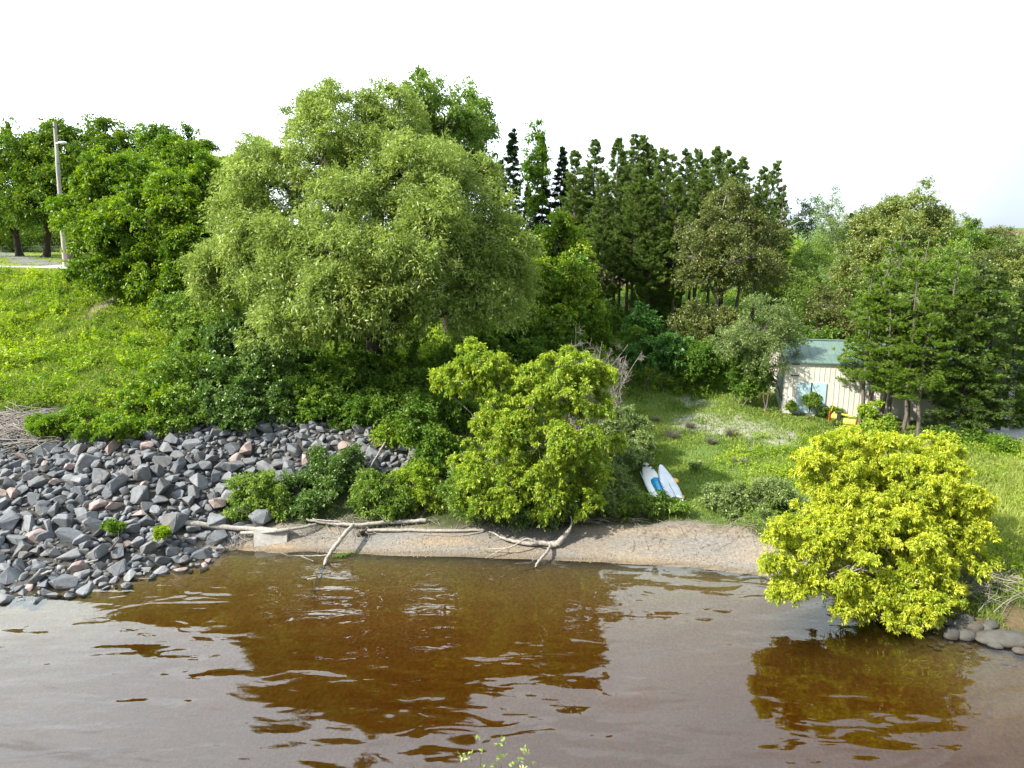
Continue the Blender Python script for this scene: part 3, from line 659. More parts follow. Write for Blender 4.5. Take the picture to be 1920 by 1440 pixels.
q = Q(); r3 = np.random.default_rng(14); n_ = 5200
xs_ = r3.uniform(-11, 11, n_); ys_ = shore(xs_) + r3.uniform(-.1, 3.0, n_); kp = (r3.random(n_) < sand_mask(xs_, ys_) * np.clip(.45 + .8 * vnoise(xs_ * .6, ys_ * 1.5, 1.2, 19), .08, 1))
for x, y in zip(xs_[kp], ys_[kp]):
    s_ = r3.uniform(.012, .035); q.box((x, y, float(terr(x, y)) + s_ * .2), (s_ * r3.uniform(1, 1.8), s_ * 1.2, s_ * .7), np.array(Matrix.Rotation(r3.uniform(0, 6), 3, 'Z') @ Matrix.Rotation(r3.normal() * .3, 3, 'X')))
tag(obj('beach_pebbles', q.mesh('beach_pebbles', attrs=False), solid('beach_pebble', (.30, .28, .25), .8, 1, 2, (.12, .11, .10))), 'small grey pebbles strewn over the sand of the beach', 'pebbles', kind='stuff')
# ------------------------------------------------------------------ man-made objects
def bmo(name, fn, m, parent=None, smooth=False, loc=None):
    bm = bmesh.new(); fn(bm); me = bpy.data.meshes.new(name); bm.to_mesh(me); bm.free()
    if smooth: me.polygons.foreach_set('use_smooth', np.ones(len(me.polygons), bool))
    return obj(name, me, m, parent, loc)
def bbox_(bm, c, size, R=None, bev=0.0):
    g = bmesh.ops.create_cube(bm, size=1.0); vs = g['verts']
    for v in vs: v.co = Vector((v.co.x * size[0], v.co.y * size[1], v.co.z * size[2]))
    if bev: 
        es = list({e for v in vs for e in v.link_edges}); rr = bmesh.ops.bevel(bm, geom=es, offset=bev, segments=2, affect='EDGES'); vs = list({v for f in rr['faces'] for v in f.verts} | {v for v in vs if v.is_valid})
    for v in vs:
        if R is not None: v.co = R @ v.co
        v.co += Vector(c)
M['white_metal'] = solid('cream_metal_siding', (.64, .61, .56), .55, .6, 1.4, (.47, .44, .40), stretch=(1, 1, .25))
M['door_blue'] = solid('pale_blue_door', (.40, .54, .62), .5, .4, 2, (.34, .47, .55))
M['green_roof'] = solid('green_metal_roof', (.075, .15, .125), .7, .9, 1.1, (.15, .20, .18), stretch=(.4, 1, 1))
M['black'] = solid('black_paint', (.02, .02, .02), .6)
M['white'] = solid('white_paint', (.72, .74, .76), .4, .3, 4, (.60, .63, .66))

# shed
c0 = W3(1467, 772, 38.5); c0[2] = float(terr(c0[0], c0[1])) - .05
base_z = c0[2]; ang = -math.atan2(1.6, 7.0)
shed = empty('metal_shed', c0, 'long cream ribbed metal shed with green roof behind the conifers', 'shed'); shed.rotation_euler = (0, 0, ang)
LEN, DEP = 11.5, 6.6
eave = W3(1467, 678, 38.5)[2] - base_z; RIDGE = eave + .80
def walls(bm):
    th = .12
    bbox_(bm, (LEN / 2, th / 2, (eave - .4) / 2), (LEN, th, eave + .4)); bbox_(bm, (LEN / 2, DEP - th / 2, (eave - .4) / 2), (LEN, th, eave + .4))
    for x in (th / 2, LEN - th / 2):
        vs = []
        for xx in (x - th / 2, x + th / 2):
            vs.append([bm.verts.new(p) for p in ((xx, th, -.4), (xx, DEP - th, -.4), (xx, DEP - th, eave), (xx, DEP / 2, RIDGE - .03), (xx, th, eave))])
        bm.faces.new(vs[0][::-1]); bm.faces.new(vs[1])
        for i in range(5): bm.faces.new((vs[0][i], vs[0][(i + 1) % 5], vs[1][(i + 1) % 5], vs[1][i]))
    x = .16
    while x < LEN:
        if not (.62 < x < 2.35): bbox_(bm, (x, -.012, eave / 2 - .1), (.035, .022, eave + .15))
        else: bbox_(bm, (x, -.012, (eave + 1.95) / 2 ), (.035, .022, eave - 1.98))
        x += .27
    y = .2
    while y < DEP:
        hh = eave + (RIDGE - eave) * (1 - abs(y - DEP / 2) / (DEP / 2))
        if not (.55 < y < 1.6): bbox_(bm, (-.016, y, hh / 2 - .12), (.03, .035, hh + .1))
        y += .27
bmo('wall', walls, M['white_metal'], shed)
def roof(bm):
    o_ = .18; t_ = .06; sl = (RIDGE - eave) / (DEP / 2)
    prof = [(-o_, eave - sl * o_ + .01), (DEP / 2, RIDGE), (DEP + o_, eave - sl * o_ + .01)]
    a = [[bm.verts.new((x, y, z + dz)) for (y, z) in prof] for x in (-.15, LEN + .15) for dz in (0, t_)]
    b0, t0, b1, t1 = a
    for i in (0, 1):
        bm.faces.new((t0[i], t0[i+1], t1[i+1], t1[i])); bm.faces.new((b0[i], b1[i], b1[i+1], b0[i+1]))
        bm.faces.new((b0[i], b0[i+1], t0[i+1], t0[i])); bm.faces.new((b1[i+1], b1[i], t1[i], t1[i+1]))
    bm.faces.new((b0[0], t0[0], t1[0], b1[0])); bm.faces.new((b0[2], b1[2], t1[2], t0[2]))
    x = 0.1
    while x < LEN:
        for s in (0, 1):
            y0, z0 = prof[0 if s == 0 else 2]; y1, z1 = prof[1]
            d = Vector((0, y1 - y0, z1 - z0)); mid = Vector((x, (y0 + y1) / 2, (z0 + z1) / 2 + t_ + .012)); Rm = Matrix.Rotation(math.atan2(d.z, d.y), 3, 'X')
            bbox_(bm, mid, (.03, d.length - .02, .03), Rm)
        x += .45
rf = bmo('roof', roof, M['green_roof'], shed)
bmo('ridge_cap', lambda bm: bbox_(bm, (LEN / 2, DEP / 2, RIDGE + .085), (LEN + .2, .3, .035)), M['green_roof'], rf)
dz = 1.75
for nm, x0, x1 in (('door', .66, 1.40), ('door', 1.47, 2.22)):
    d = bmo(nm, lambda bm: bbox_(bm, ((x0 + x1) / 2, -.045, dz / 2 + .12), (x1 - x0, .05, dz), bev=.008), M['door_blue'], shed)
    bmo('handle', lambda bm: bbox_(bm, ((x1 - .12 if x0 < 1 else x0 + .12), -.085, 1.0), (.03, .03, .16)), M['black'], d)
bmo('door_gap', lambda bm: bbox_(bm, (1.435, -.04, dz / 2 + .1), (.065, .04, dz + .04)), M['black'], shed)
d = bmo('door', lambda bm: bbox_(bm, (-.045, 1.08, 1.05), (.05, .9, 1.95), bev=.008), M['door_blue'], shed); d['label'] = 'side door in the sunny gable wall'
bmo('handle', lambda bm: bbox_(bm, (-.085, .75, 1.0), (.03, .03, .12)), M['black'], d)
for vx_ in (eave - .12, 1.0 + (eave - 1) * .62): bmo('vent', lambda bm: bbox_(bm, (.50, -.05, vx_), (.42, .04, .05)), M['black'], shed)
wn = bmo('window', lambda bm: bbox_(bm, (4.6, -.03, 1.9), (.75, .05, .55), bev=.006), M['white'], shed)
bmo('pane', lambda bm: bbox_(bm, (4.6, -.06, 1.9), (.64, .02, .44)), solid('window_glass', (.25, .38, .42), .1), wn)

# yellow implement by the shed
p = G(1574, 802); pA = W3(1556, 780, p[1]); pB = W3(1604, 793, p[1] - .7)
rt = empty('snow_sweeper', (pA[0], pA[1], float(terr(pA[0], pA[1]))), 'yellow and orange rusty sweeper attachment lying in the grass by the shed', 'machine')
dirv = Vector((pB[0] - pA[0], pB[1] - pA[1], 0)); Lm = dirv.length; rt.rotation_euler = (0, 0, math.atan2(dirv.y, dirv.x))
M['ylw'] = solid('worn_yellow_paint', (.75, .56, .07), .5, .7, 5, (.50, .34, .06)); M['org'] = solid('rusty_orange_paint', (.50, .13, .035), .6, .6, 5)
def drum(bm, x0, x1, rr=.20, z=.42):
    g = bmesh.ops.create_cone(bm, cap_ends=True, segments=14, radius1=rr, radius2=rr, depth=x1 - x0)
    for v in g['verts']: v.co = Matrix.Rotation(math.pi/2, 3, 'Y') @ v.co + Vector(((x0 + x1) / 2, 0, z))
bmo('drum_cover', lambda bm: drum(bm, Lm * .55, Lm, .17), M['ylw'], rt, False)
bmo('drum_cover', lambda bm: drum(bm, .06, Lm * .28, .15, .62), M['ylw'], rt, False)
bmo('end_plate', lambda bm: (bbox_(bm, (0, 0, .62), (.05, .5, .62), bev=.02)), M['org'], rt)
bmo('end_ring', lambda bm: drum(bm, Lm, Lm + .05, .24), M['org'], rt)
bmo('frame_bar', lambda bm: bbox_(bm, (Lm * .5, .05, .78), (Lm * .75, .07, .07), Matrix.Rotation(.10, 3, 'Y')), M['ylw'], rt)
bmo('motor', lambda bm: (bbox_(bm, (Lm * .36, 0, .62), (.22, .3, .34), bev=.03), bbox_(bm, (Lm * .30, 0, .86), (.3, .12, .08), bev=.02)), M['black'], rt)
bmo('support_leg', lambda bm: bbox_(bm, (Lm * .2, 0, .2), (.10, .12, .42)), M['black'], rt)
for xx in (.04, Lm * .93): bmo('marker_rod', lambda bm: bbox_(bm, (xx + .05, 0, 1.12), (.025, .025, .6), Matrix.Rotation(.22, 3, 'Y')), M['ylw'], rt)

# paddle boards
def board_mesh(L_=3.2, Wd=.78, T=.12, n=36):
    prof = [(-1, 0), (-.94, .55), (-.6, .98), (0, 1.0), (.6, .97), (.94, .5), (1, 0)]
    us = np.linspace(0, 1, n); V = []; F = []
    sec = [(-1, 0), (-.93, .42), (-.7, .5), (0, .52), (.7, .5), (.93, .42), (1, 0), (.9, -.45), (.6, -.5), (0, -.52), (-.6, -.5), (-.9, -.45)]
    for u in us:
        w = (abs(math.sin(math.pi * min(1, max(0, u * .97 + .015)))) ** .62) * (1 - .12 * (u - .45)) * Wd / 2
        w = max(w, .02); rock = .10 * (abs(u - .45) / .55) ** 3
        th = T * (.55 + .45 * min(1, w / (Wd / 2) * 1.4))
        for a, b_ in sec: V.append((w * a, (u - .5) * L_, b_ * th + rock))
    k = len(sec)
    for i in range(n - 1):
        for j in range(k): F.append([i * k + j, i * k + (j + 1) % k, (i + 1) * k + (j + 1) % k, (i + 1) * k + j])
    me = quad_mesh('hull', np.array(V, float), np.array(F), None, True); return me
def deck_patch(name, m, parent, y0, y1, w0, w1, x=0.0, lift=.012, n=10):
    V = []; T = .12; L_ = 3.2
    for i in range(n + 1):
        yy = y0 + (y1 - y0) * i / n; e = math.sqrt(max(0, 1 - (2 * i / n - 1) ** 6)); u = yy / L_ + .5; rock = .10 * (abs(u - .45) / .55) ** 3
        w = (w0 + (w1 - w0) * i / n) * max(e, .15)
        for s in (-1, 1): V.append((x + s * w, yy, .52 * T + rock + lift))
        for s in (1, -1): V.append((x + s * w, yy, .52 * T + rock - .01))
    F = []
    for i in range(n):
        a = i * 4; b_ = a + 4
        for j in range(4): F.append([a + j, a + (j + 1) % 4, b_ + (j + 1) % 4, b_ + j])
    F.append([0, 1, 2, 3]); F.append([n*4+3, n*4+2, n*4+1, n*4]); 
    return obj(name, quad_mesh(name, np.array(V, float), np.array(F)), m, parent)
def board(nose, tail, roll, label, name='paddle_board'):
    a = np.array(tail); b_ = np.array(nose); yv = norm(b_ - a); up = np.array([0, 0, 1.]); xv = norm(np.cross(yv, up)); zv = np.cross(xv, yv)
    Rm = Matrix(((xv[0], yv[0], zv[0]), (xv[1], yv[1], zv[1]), (xv[2], yv[2], zv[2]))) @ Matrix.Rotation(roll, 3, 'Y')
    e = empty(name, (a + b_) / 2, label, 'paddle board', 'paddle boards on the grass'); e.rotation_euler = Rm.to_euler(); return e
M['board_white'] = solid('board_white', (.78, .79, .77), .3, .2, 3, (.70, .72, .70)); M['board_blue'] = solid('board_blue', (.01, .30, .58), .4)
M['board_teal'] = solid('board_edge', (.45, .62, .60), .35); M['film'] = solid('dusty_grey_board', (.50, .54, .60), .35, .9, 2.2, (.68, .72, .76))
def gp(px, py, h): p = G(px, py, h); return p
n1_, t1_ = gp(1212, 877, .30), gp(1241, 938, .16); 
e = board(n1_, t1_, -.18, 'white paddle board with bright blue deck pad lying left of the grey one')
obj('hull', board_mesh(), M['board_white'], e)
deck_patch('deck_pad', M['board_blue'], e, -1.25, .35, .20, .24, .12)
deck_patch('rail_stripe', M['board_teal'], e, -1.2, 1.0, .02, .02, -.352, .004)
for (x, y, s) in [(-.10, 1.32, .055), (.10, 1.25, .05), (.2, .98, .05)]:
    bmo('emblem', lambda bm: (bbox_(bm, (x, y, .145), (s * 2.6, s * 1.1, .016), Matrix.Rotation(.5, 3, 'Z')), bbox_(bm, (x + .02, y - .02, .147), (s * .9, s * 2.6, .016), Matrix.Rotation(.5, 3, 'Z'))), M['black'], e)
deck_patch('deck_plug', M['black'], e, -1.32, -1.26, .05, .05, .05)
n2_, t2_ = gp(1243, 886, .42), gp(1271, 940, .20)
e = board(n2_, t2_, .12, 'dusty pale grey paddle board tilted against the white one'); obj('hull', board_mesh(3.1, .74), M['film'], e)
deck_patch('carry_strap', M['black'], e, -1.02, -.94, .22, .22, 0)
deck_patch('deck_seam', solid('seam', (.25, .28, .34), .6), e, -1.3, .2, .012, .012, -.03)
e1, e2 = G(1266, 901, .18), G(1277, 932, .10)
pd = empty('paddle', (e1 + e2) / 2, 'black shafted paddle with two orange blades beside the grey board', 'paddle'); dv = Vector(e2 - e1); pd.rotation_euler = dv.to_track_quat('Y', 'Z').to_euler(); hl = dv.length / 2
bmo('shaft', lambda bm: [setattr(v, 'co', Matrix.Rotation(math.pi/2, 3, 'X') @ v.co) for v in bmesh.ops.create_cone(bm, cap_ends=True, segments=8, radius1=.022, radius2=.022, depth=hl * 2)['verts']], M['black'], pd, True)
for s in (-1, 1):
    bmo('blade', lambda bm: [setattr(v, 'co', Vector((v.co.x * .15, v.co.y * .21 + s * hl, v.co.z * .05))) for v in bmesh.ops.create_uvsphere(bm, u_segments=14, v_segments=8, radius=1)['verts']], solid('orange_plastic', (.85, .36, .06), .4), pd, True)

# concrete block on the beach
pL, pR = GW(474, 1027), GW(537, 1019); wb = np.linalg.norm(pR - pL); yaw = math.atan2(pR[1] - pL[1], pR[0] - pL[0])
def cblock(bm):
    bbox_(bm, (0, .0, 0), (wb, .42, .62), bev=.02); bmesh.ops.subdivide_edges(bm, edges=bm.edges[:], cuts=1)
    rr = random.Random(3)
    for v in bm.verts: v.co += Vector((rr.gauss(0, .004), rr.gauss(0, .004), rr.gauss(0, .004)))
cb = bmo('concrete_block', cblock, solid('concrete', (.42, .405, .37), .9, .9, 3, (.24, .23, .20), bump=.3)); mid = (pL + pR) / 2
cb.location = (mid[0] - .02, mid[1] + .30, .26); cb.rotation_euler = (-.42, .0, yaw); tag(cb, 'weathered grey concrete block leaning at the water edge of the beach', 'concrete block')

# driftwood
def dpts(L_): return np.array([G(px, py, h) if h >= 0 else GW(px, py) + np.array([0, 0, h]) for px, py, h in L_])
def smooth_path(P, n=6):
    P = np.asarray(P, float); out = []
    for i in range(len(P) - 1):
        p0 = P[max(i - 1, 0)]; p1 = P[i]; p2 = P[i + 1]; p3 = P[min(i + 2, len(P) - 1)]
        for t in np.linspace(0, 1, n, endpoint=False):
            out.append(.5 * (2 * p1 + (p2 - p0) * t + (2 * p0 - 5 * p1 + 4 * p2 - p3) * t * t + (3 * p1 - p0 - 3 * p2 + p3) * t ** 3))
    out.append(P[-1]); return np.array(out)
def drift(name, label, cat, branches, m='drift', group=None):
    q = Q(); r = np.random.default_rng(len(label)); o0 = None
    for pts, r0, r1 in branches:
        r0 *= .78; r1 *= .8; P = smooth_path(dpts(pts)); P += r.normal(size=P.shape) * min(r0, .05) * .18
        rad = np.linspace(r0, r1, len(P)) * r.uniform(.88, 1.12, len(P)); q.tube(P, rad, 8)
        if o0 is None: o0 = P[len(P) // 2].copy()
    o = obj(name, q.mesh(name, o0, True, False), M[m], None, o0); return tag(o, label, cat, group)
GD = 'driftwood logs along the beach'
drift('driftwood_log', 'long pale peeling log from the rocks to the left beach bushes', 'log', [([(322, 976, .25), (400, 986, .25), (470, 992, .28), (520, 996, .25)], .12, .15), ([(418, 990, .2), (424, 1003, .0)], .03, .015), ([(436, 992, .2), (438, 1004, .0)], .03, .01)], group=GD)
drift('driftwood_log', 'straight pale log resting on top of the concrete block', 'log', [([(452, 1000, .3), (520, 996, .42), (570, 988, .30), (592, 983, .2)], .085, .075)], group=GD)
drift('driftwood_log', 'weathered grey log under the bushes behind the leaning dead trunk', 'log', [([(575, 974, .25), (612, 980, .2), (660, 984, .2), (720, 980, .2), (798, 976, .15)], .07, .10), ([(640, 978, .3), (600, 975, .35), (585, 972, .3)], .04, .02)], group=GD)
drift('driftwood_log', 'slim straight white log lying on the sand toward the forked branch', 'log', [([(686, 994, .10), (760, 994, .10), (850, 995, .09), (906, 994, .08)], .085, .06), ([(906, 996, .08), (880, 1002, .05), (850, 1004, .04), (800, 1003, .03)], .03, .012)], group=GD)
drift('burnt_stump', 'charred black stump end at the left tip of the slim white log', 'stump', [([(672, 1003, .05), (680, 998, .18), (688, 991, .30)], .10, .05), ([(672, 998, .1), (690, 1003, .06)], .09, .05)], 'bark_dark')
drift('fallen_trunk', 'bare pale trunk leaning down from the beach into the water', 'fallen tree', [
    ([(662, 984, .55), (645, 1003, .62), (632, 1020, .58), (620, 1036, .42), (612, 1048, .16)], .10, .085),
    ([(612, 1048, .16), (604, 1062, -.10), (596, 1080, -.28), (588, 1098, -.42)], .085, .04),
    ([(620, 1040, .35), (590, 1042, .25), (560, 1042, .22), (540, 1042, .30), (526, 1034, .45)], .028, .012), ([(565, 1043, .22), (580, 1049, .12), (596, 1055, .05)], .02, .012), ([(540, 1042, .3), (530, 1038, .35), (524, 1037, .4)], .014, .006), ([(570, 1042, .22), (566, 1034, .45)], .012, .006), ([(618, 1034, .4), (617, 1026, .62)], .014, .006), ([(628, 1024, .5), (632, 1036, .35)], .02, .01)])
drift('twig', 'brown twig tip poking out of the water left of the fallen trunk', 'twig', [([(576, 1086, -.05), (566, 1084, .12), (555, 1078, .22), (549, 1074, .30)], .014, .006), ([(564, 1082, .14), (568, 1076, .26)], .01, .005), ([(556, 1080, .2), (549, 1081, .24)], .009, .005)], 'drift_brown', 'twigs in the water')
drift('twig', 'small upright twig in the water at the sunken end of the fallen trunk', 'twig', [([(586, 1110, -.25), (586, 1098, .12), (585, 1090, .32)], .02, .012), ([(586, 1095, .18), (578, 1094, .2)], .012, .006)], 'drift', 'twigs in the water')
drift('twig', 'forked brown twig rising from the submerged trunk', 'twig', [([(590, 1095, -.1), (595, 1083, .2), (597, 1075, .35)], .018, .008), ([(595, 1082, .22), (592, 1076, .34)], .01, .005)], 'drift_brown', 'twigs in the water')
drift('twig', 'thin twig standing in the water nearest the fallen trunk', 'twig', [([(604, 1064, -.05), (602, 1058, .28)], .016, .008), ([(603, 1062, .1), (598, 1063, .16)], .01, .005)], 'drift_brown', 'twigs in the water')
drift('driftwood_branch', 'bleached forked branch with an upswept thick end on the sand', 'driftwood', [
    ([(1070, 968, .95), (1072, 980, .75), (1068, 992, .52), (1058, 1006, .32), (1044, 1020, .15), (1030, 1023, .12)], .02, .14),
    ([(1068, 992, .5), (1058, 1006, .32), (1044, 1020, .16)], .09, .15),
    ([(1044, 1021, .14), (1020, 1019, .14), (990, 1019, .14), (965, 1015, .16), (945, 1010, .18), (933, 1004, .2), (925, 999, .2), (917, 997, .2)], .13, .022),
    ([(1035, 1022, .15), (1015, 1020, .3), (998, 1013, .45), (986, 1010, .50), (970, 1020, .40), (948, 1028, .28), (925, 1029, .22), (908, 1030, .2), (900, 1028, .22), (890, 1030, .2)], .06, .012),
    ([(948, 1028, .28), (930, 1036, .2), (918, 1042, .12), (911, 1047, .08)], .03, .012), ([(956, 1026, .3), (952, 1034, .1)], .02, .012),
    ([(934, 1006, .18), (926, 1010, .12), (920, 1014, .08)], .022, .01),
    ([(1032, 1024, .15), (1026, 1034, .28), (1016, 1046, .30), (1007, 1056, .20), (1004, 1066, .0)], .075, .045),
    ([(1004, 1066, .02), (994, 1067, .02), (970, 1070, -.03)], .02, .01)])
drift('dead_pole', 'bare grey pole leaning out of the bushes above the rocks', 'pole', [([(683, 892, .35), (700, 866, .9), (722, 829, 1.7)], .05, .035)])
drift('driftwood_board', 'pale broken board wedged between the lowest rocks at the left', 'board', [([(65, 1080, .25), (98, 1070, .35)], .06, .05)], group=GD)
drift('driftwood_board', 'short white stick lying between the rocks near the water', 'stick', [([(160, 1056, .40), (184, 1049, .42)], .05, .035)], group=GD)
# litter of thin sticks
def sticks(name, label, boxes, n, Lr, rr, m, seed, hmax=.1, arc=.3, cat='sticks', az=None, kind='stuff'):
    q = Q(); r = np.random.default_rng(seed)
    for _ in range(n):
        x0, y0, x1, y1 = boxes[r.integers(len(boxes))]
        p = G(r.uniform(x0, x1), r.uniform(y0, y1)); L_ = r.uniform(*Lr); a = r.uniform(0, 6.28) if az is None else r.normal(az[0], az[1])
        d = np.array([math.cos(a), math.sin(a), 0]); k = 5; P = []
        h0, h1 = r.uniform(.02, hmax), r.uniform(.02, hmax)
        for i in range(k):
            t = i / (k - 1); x, y = (p + d * L_ * (t - .5))[:2]; z = float(terr(x, y)) + h0 * (1 - t) + h1 * t + arc * L_ * .2 * math.sin(t * math.pi); P.append([x + r.normal() * L_ * .03, y + r.normal() * L_ * .03, z])
        R_ = r.uniform(*rr); q.tube(np.array(P), np.linspace(R_, R_ * .4, k), 4)
    return tag(obj(name, q.mesh(name, (0, 0, 0), True, False), M[m]), label, cat, kind=kind)
sticks('beach_twigs', 'scattered pale twigs and dead reeds along the top of the beach', [(560, 975, 700, 1015), (900, 965, 1180, 985), (1180, 975, 1440, 1030), (430, 1000, 480, 1020), (640, 975, 820, 990)], 330, (.25, 1.0), (.006, .014), 'dead', 3)
sticks('bank_sticks', 'tangle of grey dead branches on the bank at the right edge', [(1780, 1085, 1920, 1140), (1720, 1070, 1900, 1120)], 120, (.4, 1.8), (.006, .018), 'dead', 4, .35, .4, az=(-.35, .6))
e_ = sticks('brush_pile', 'pile of grey dead branches on the bank at the left edge', [(0, 785, 85, 850), (0, 785, 60, 830)], 200, (.8, 2.6), (.008, .024), 'dead', 5, .4, .35, cat='brush pile', az=(.15, .5), kind='thing')
sticks('bank_thatch', 'reddish brown dead stalks littering the sand edge', [(1080, 968, 1200, 982), (1200, 985, 1420, 1010)], 160, (.2, .7), (.005, .01), 'drift_brown', 6, .05)

# utility pole (left) with lamp, lamp post (right), houses
def pole_thing(px, y, topy, r0, label, arm_px=None, lean=0, cross=False, lamp=None):
    b_ = B(px, y); s = (y * cp + (H - b_[2]) * sp); top = W3(px, topy, y); ht = top[2] - b_[2]
    e = empty('utility_pole' if not cross else 'lamp_post', b_, label, 'utility pole' if not cross else 'lamp post')
    q = Q(); q.tube(np.array([[0, 0, -.3], [lean * .5, 0, ht * .5], [lean, 0, ht]]), [r0, r0 * .85, r0 * .7], 10); obj('pole', q.mesh('pole', (0, 0, 0), True, False), M['polegrey'], e)
    return e, b_, ht
M['polegrey'] = solid('weathered_pole', (.46, .42, .38), .9, .8, 3, (.30, .27, .25), stretch=(3, 3, .3))
e, b_, ht = pole_thing(122, 52.5, 229, .17, 'tall weathered wooden utility pole with a street lamp arm at the left', lean=.55)
q = Q(); hz = ht * .62; q.tube(np.array([[.34, -.1, hz], [.45, -.3, hz + .5], [.75, -.5, hz + 1.9], [1.0, -.9, hz + 2.3], [1.6, -1.3, hz + 2.35]]), [.05] * 5, 6); la = obj('lamp_arm', q.mesh('lamp_arm', (0, 0, 0), True, False), M['white'], e)
bmo('lamp_head', lambda bm: [setattr(v, 'co', Vector((v.co.x * .34 + 1.8, v.co.y * .16 - 1.4, v.co.z * .1 + hz + 2.3))) for v in bmesh.ops.create_uvsphere(bm, u_segments=12, v_segments=8, radius=1)['verts']], M['white'], e, True)
q = Q()
for z_ in (ht - .35, ht * .72): q.tube(np.array([[.5, -.1, z_], [.5, -.32, z_ + .02]]), [.05, .05], 6)
obj('insulator', q.mesh('insulator', (0, 0, 0), True, False), M['black'], e)
y_ = 88; e, b_, ht = pole_thing(1461, y_, 393, .16, 'slender pale lamp post with crossarm among the far trees', cross=True)
bmo('crossarm', lambda bm: bbox_(bm, (.05, -.2, ht - .25), (1.6, .12, .12)), M['polegrey'], e)
q = Q(); q.tube(np.array([[.1, -.15, ht - 2.9], [.9, -.4, ht - 2.0], [1.7, -.6, ht - 1.5], [2.5, -.8, ht - 1.42]]), [.045, .04, .035, .035], 6); obj('lamp_arm', q.mesh('lamp_arm', (0, 0, 0), True, False), M['polegrey'], e)
bmo('lamp_head', lambda bm: [setattr(v, 'co', Vector((v.co.x * .34 + 2.6, v.co.y * .14 - .85, v.co.z * .08 + ht - 1.45))) for v in bmesh.ops.create_uvsphere(bm, u_segments=12, v_segments=8, radius=1)['verts']], M['white'], e, True)

def house(name, px, y, eave_py, w, d, ridge_h, yaw, label, wallm, roofm, win=2, base=None):
    b_ = B(px, y); e = empty(name, b_, label, 'house'); e.rotation_euler = (0, 0, yaw)
    hgt = W3(px, eave_py, y)[2] - b_[2]
    def wl(bm):
        vs = []
        for x in (-w / 2, w / 2): vs.append([bm.verts.new(p) for p in ((x, 0, -.6), (x, d, -.6), (x, d, hgt), (x, d / 2, hgt + ridge_h - .05), (x, 0, hgt))])
        bm.faces.new(vs[0][::-1]); bm.faces.new(vs[1])
        for i in range(5): bm.faces.new((vs[0][i], vs[0][(i + 1) % 5], vs[1][(i + 1) % 5], vs[1][i]))
    bmo('wall', wl, wallm, e)
    def rfm(bm):
        sl = ridge_h / (d / 2); pr = [(-.5, hgt - sl * .5 + .03), (d / 2, hgt + ridge_h + .03), (d + .5, hgt - sl * .5 + .03)]
        a = [[bm.verts.new((x, yy, z + dz)) for (yy, z) in pr] for x in (-w / 2 - .4, w / 2 + .4) for dz in (0, .15)]
        b0, t0, b1, t1 = a
        for i in (0, 1):
            bm.faces.new((t0[i], t0[i+1], t1[i+1], t1[i])); bm.faces.new((b0[i], b1[i], b1[i+1], b0[i+1])); bm.faces.new((b0[i], b0[i+1], t0[i+1], t0[i])); bm.faces.new((b1[i+1], b1[i], t1[i], t1[i+1]))
        bm.faces.new((b0[0], t0[0], t1[0], b1[0])); bm.faces.new((b0[2], b1[2], t1[2], t0[2]))
    bmo('roof', rfm, roofm, e)
    for k in range(win):
        x = -w / 2 + w * (k + .5) / win
        wn = bmo('window', lambda bm: bbox_(bm, (x, -.03, hgt - 1.5), (1.3, .08, 1.3), bev=.01), M['white'], e)
        bmo('pane', lambda bm: bbox_(bm, (x, -.075, hgt - 1.5), (1.1, .03, 1.1)), M['pane'], wn)
    return e
M['pane'] = solid('dark_glass', (.06, .08, .10), .1)
brick = solid('pink_brick', (.40, .27, .22), .9, .8, 14, (.30, .19, .15)); shing = solid('dark_shingles', (.14, .12, .12), .9, .8, 6)
house('house', 1105, 78, 454, 9, 8, 2.2, -.25, 'pink brick house glimpsed between the pines', brick, shing, 2)
house('house', 392, 66, 400, 9, 8, 1.8, .1, 'white house glimpsed between the left maples and the big willow', M['white'], shing, 3)
house('house', 1995, 122, 452, 16, 9, 1.6, .05, 'long house with a rust-red roof on the far hilltop at the right edge', solid('beige_wall', (.55, .52, .48), .9, .5, 2), solid('rust_roof', (.22, .10, .07), .8, .6, 4), 4)
# ------------------------------------------------------------------ trees
GL = 'maples behind the road at the left'
tree('maple_tree', 'dark green maple at the far left edge behind the road', 'tree', 38, 66, [lobe(-30, 300, 66, 70, 60), lobe(35, 285, 65, 65, 50), lobe(20, 370, 63, 80, 55), lobe(-40, 390, 64, 60, 60), lobe(70, 320, 64, 45, 50)], 'mapled', .35, 'bark_dark', GL, scale=1.2)
tree('maple_tree', 'tall maple behind the utility pole with sparse shoots at its top', 'tree', 82, 64, [lobe(105, 290, 64, 65, 45), lobe(120, 355, 62, 65, 50), lobe(60, 400, 61, 60, 40), lobe(165, 280, 65, 55, 40), lobe(118, 250, 64, 22, 28)], 'mapled', .35, 'bark_dark', GL, scale=1.2)
tree('maple_tree', 'thick-trunked maple right of the utility pole', 'tree', 133, 60, [lobe(215, 290, 64, 60, 45), lobe(180, 350, 62, 70, 60), lobe(240, 340, 62, 50, 55), lobe(190, 420, 60, 60, 40), lobe(200, 250, 65, 40, 22)], 'mapled', .5, 'bark_dark', GL, scale=1.2)
tree('maple_tree', 'maple with a yellow-green rounded top behind the dense box elder', 'tree', 300, 58, [lobe(300, 330, 58, 65, 55), lobe(360, 325, 58, 60, 45), lobe(400, 360, 57, 45, 50), lobe(330, 300, 59, 60, 35), lobe(290, 262, 60, 25, 25), lobe(345, 262, 60, 30, 22), lobe(380, 285, 60, 28, 20), lobe(420, 320, 58, 28, 28)], 'maple', .35, 'bark_dark', GL)
tree('far_tree', 'low dark tree behind the lawn at the left edge', 'tree', -10, 90, [lobe(-30, 430, 92, 70, 45), lobe(30, 440, 92, 50, 35)], 'mapled', .3, 'bark_dark', scale=1.5)
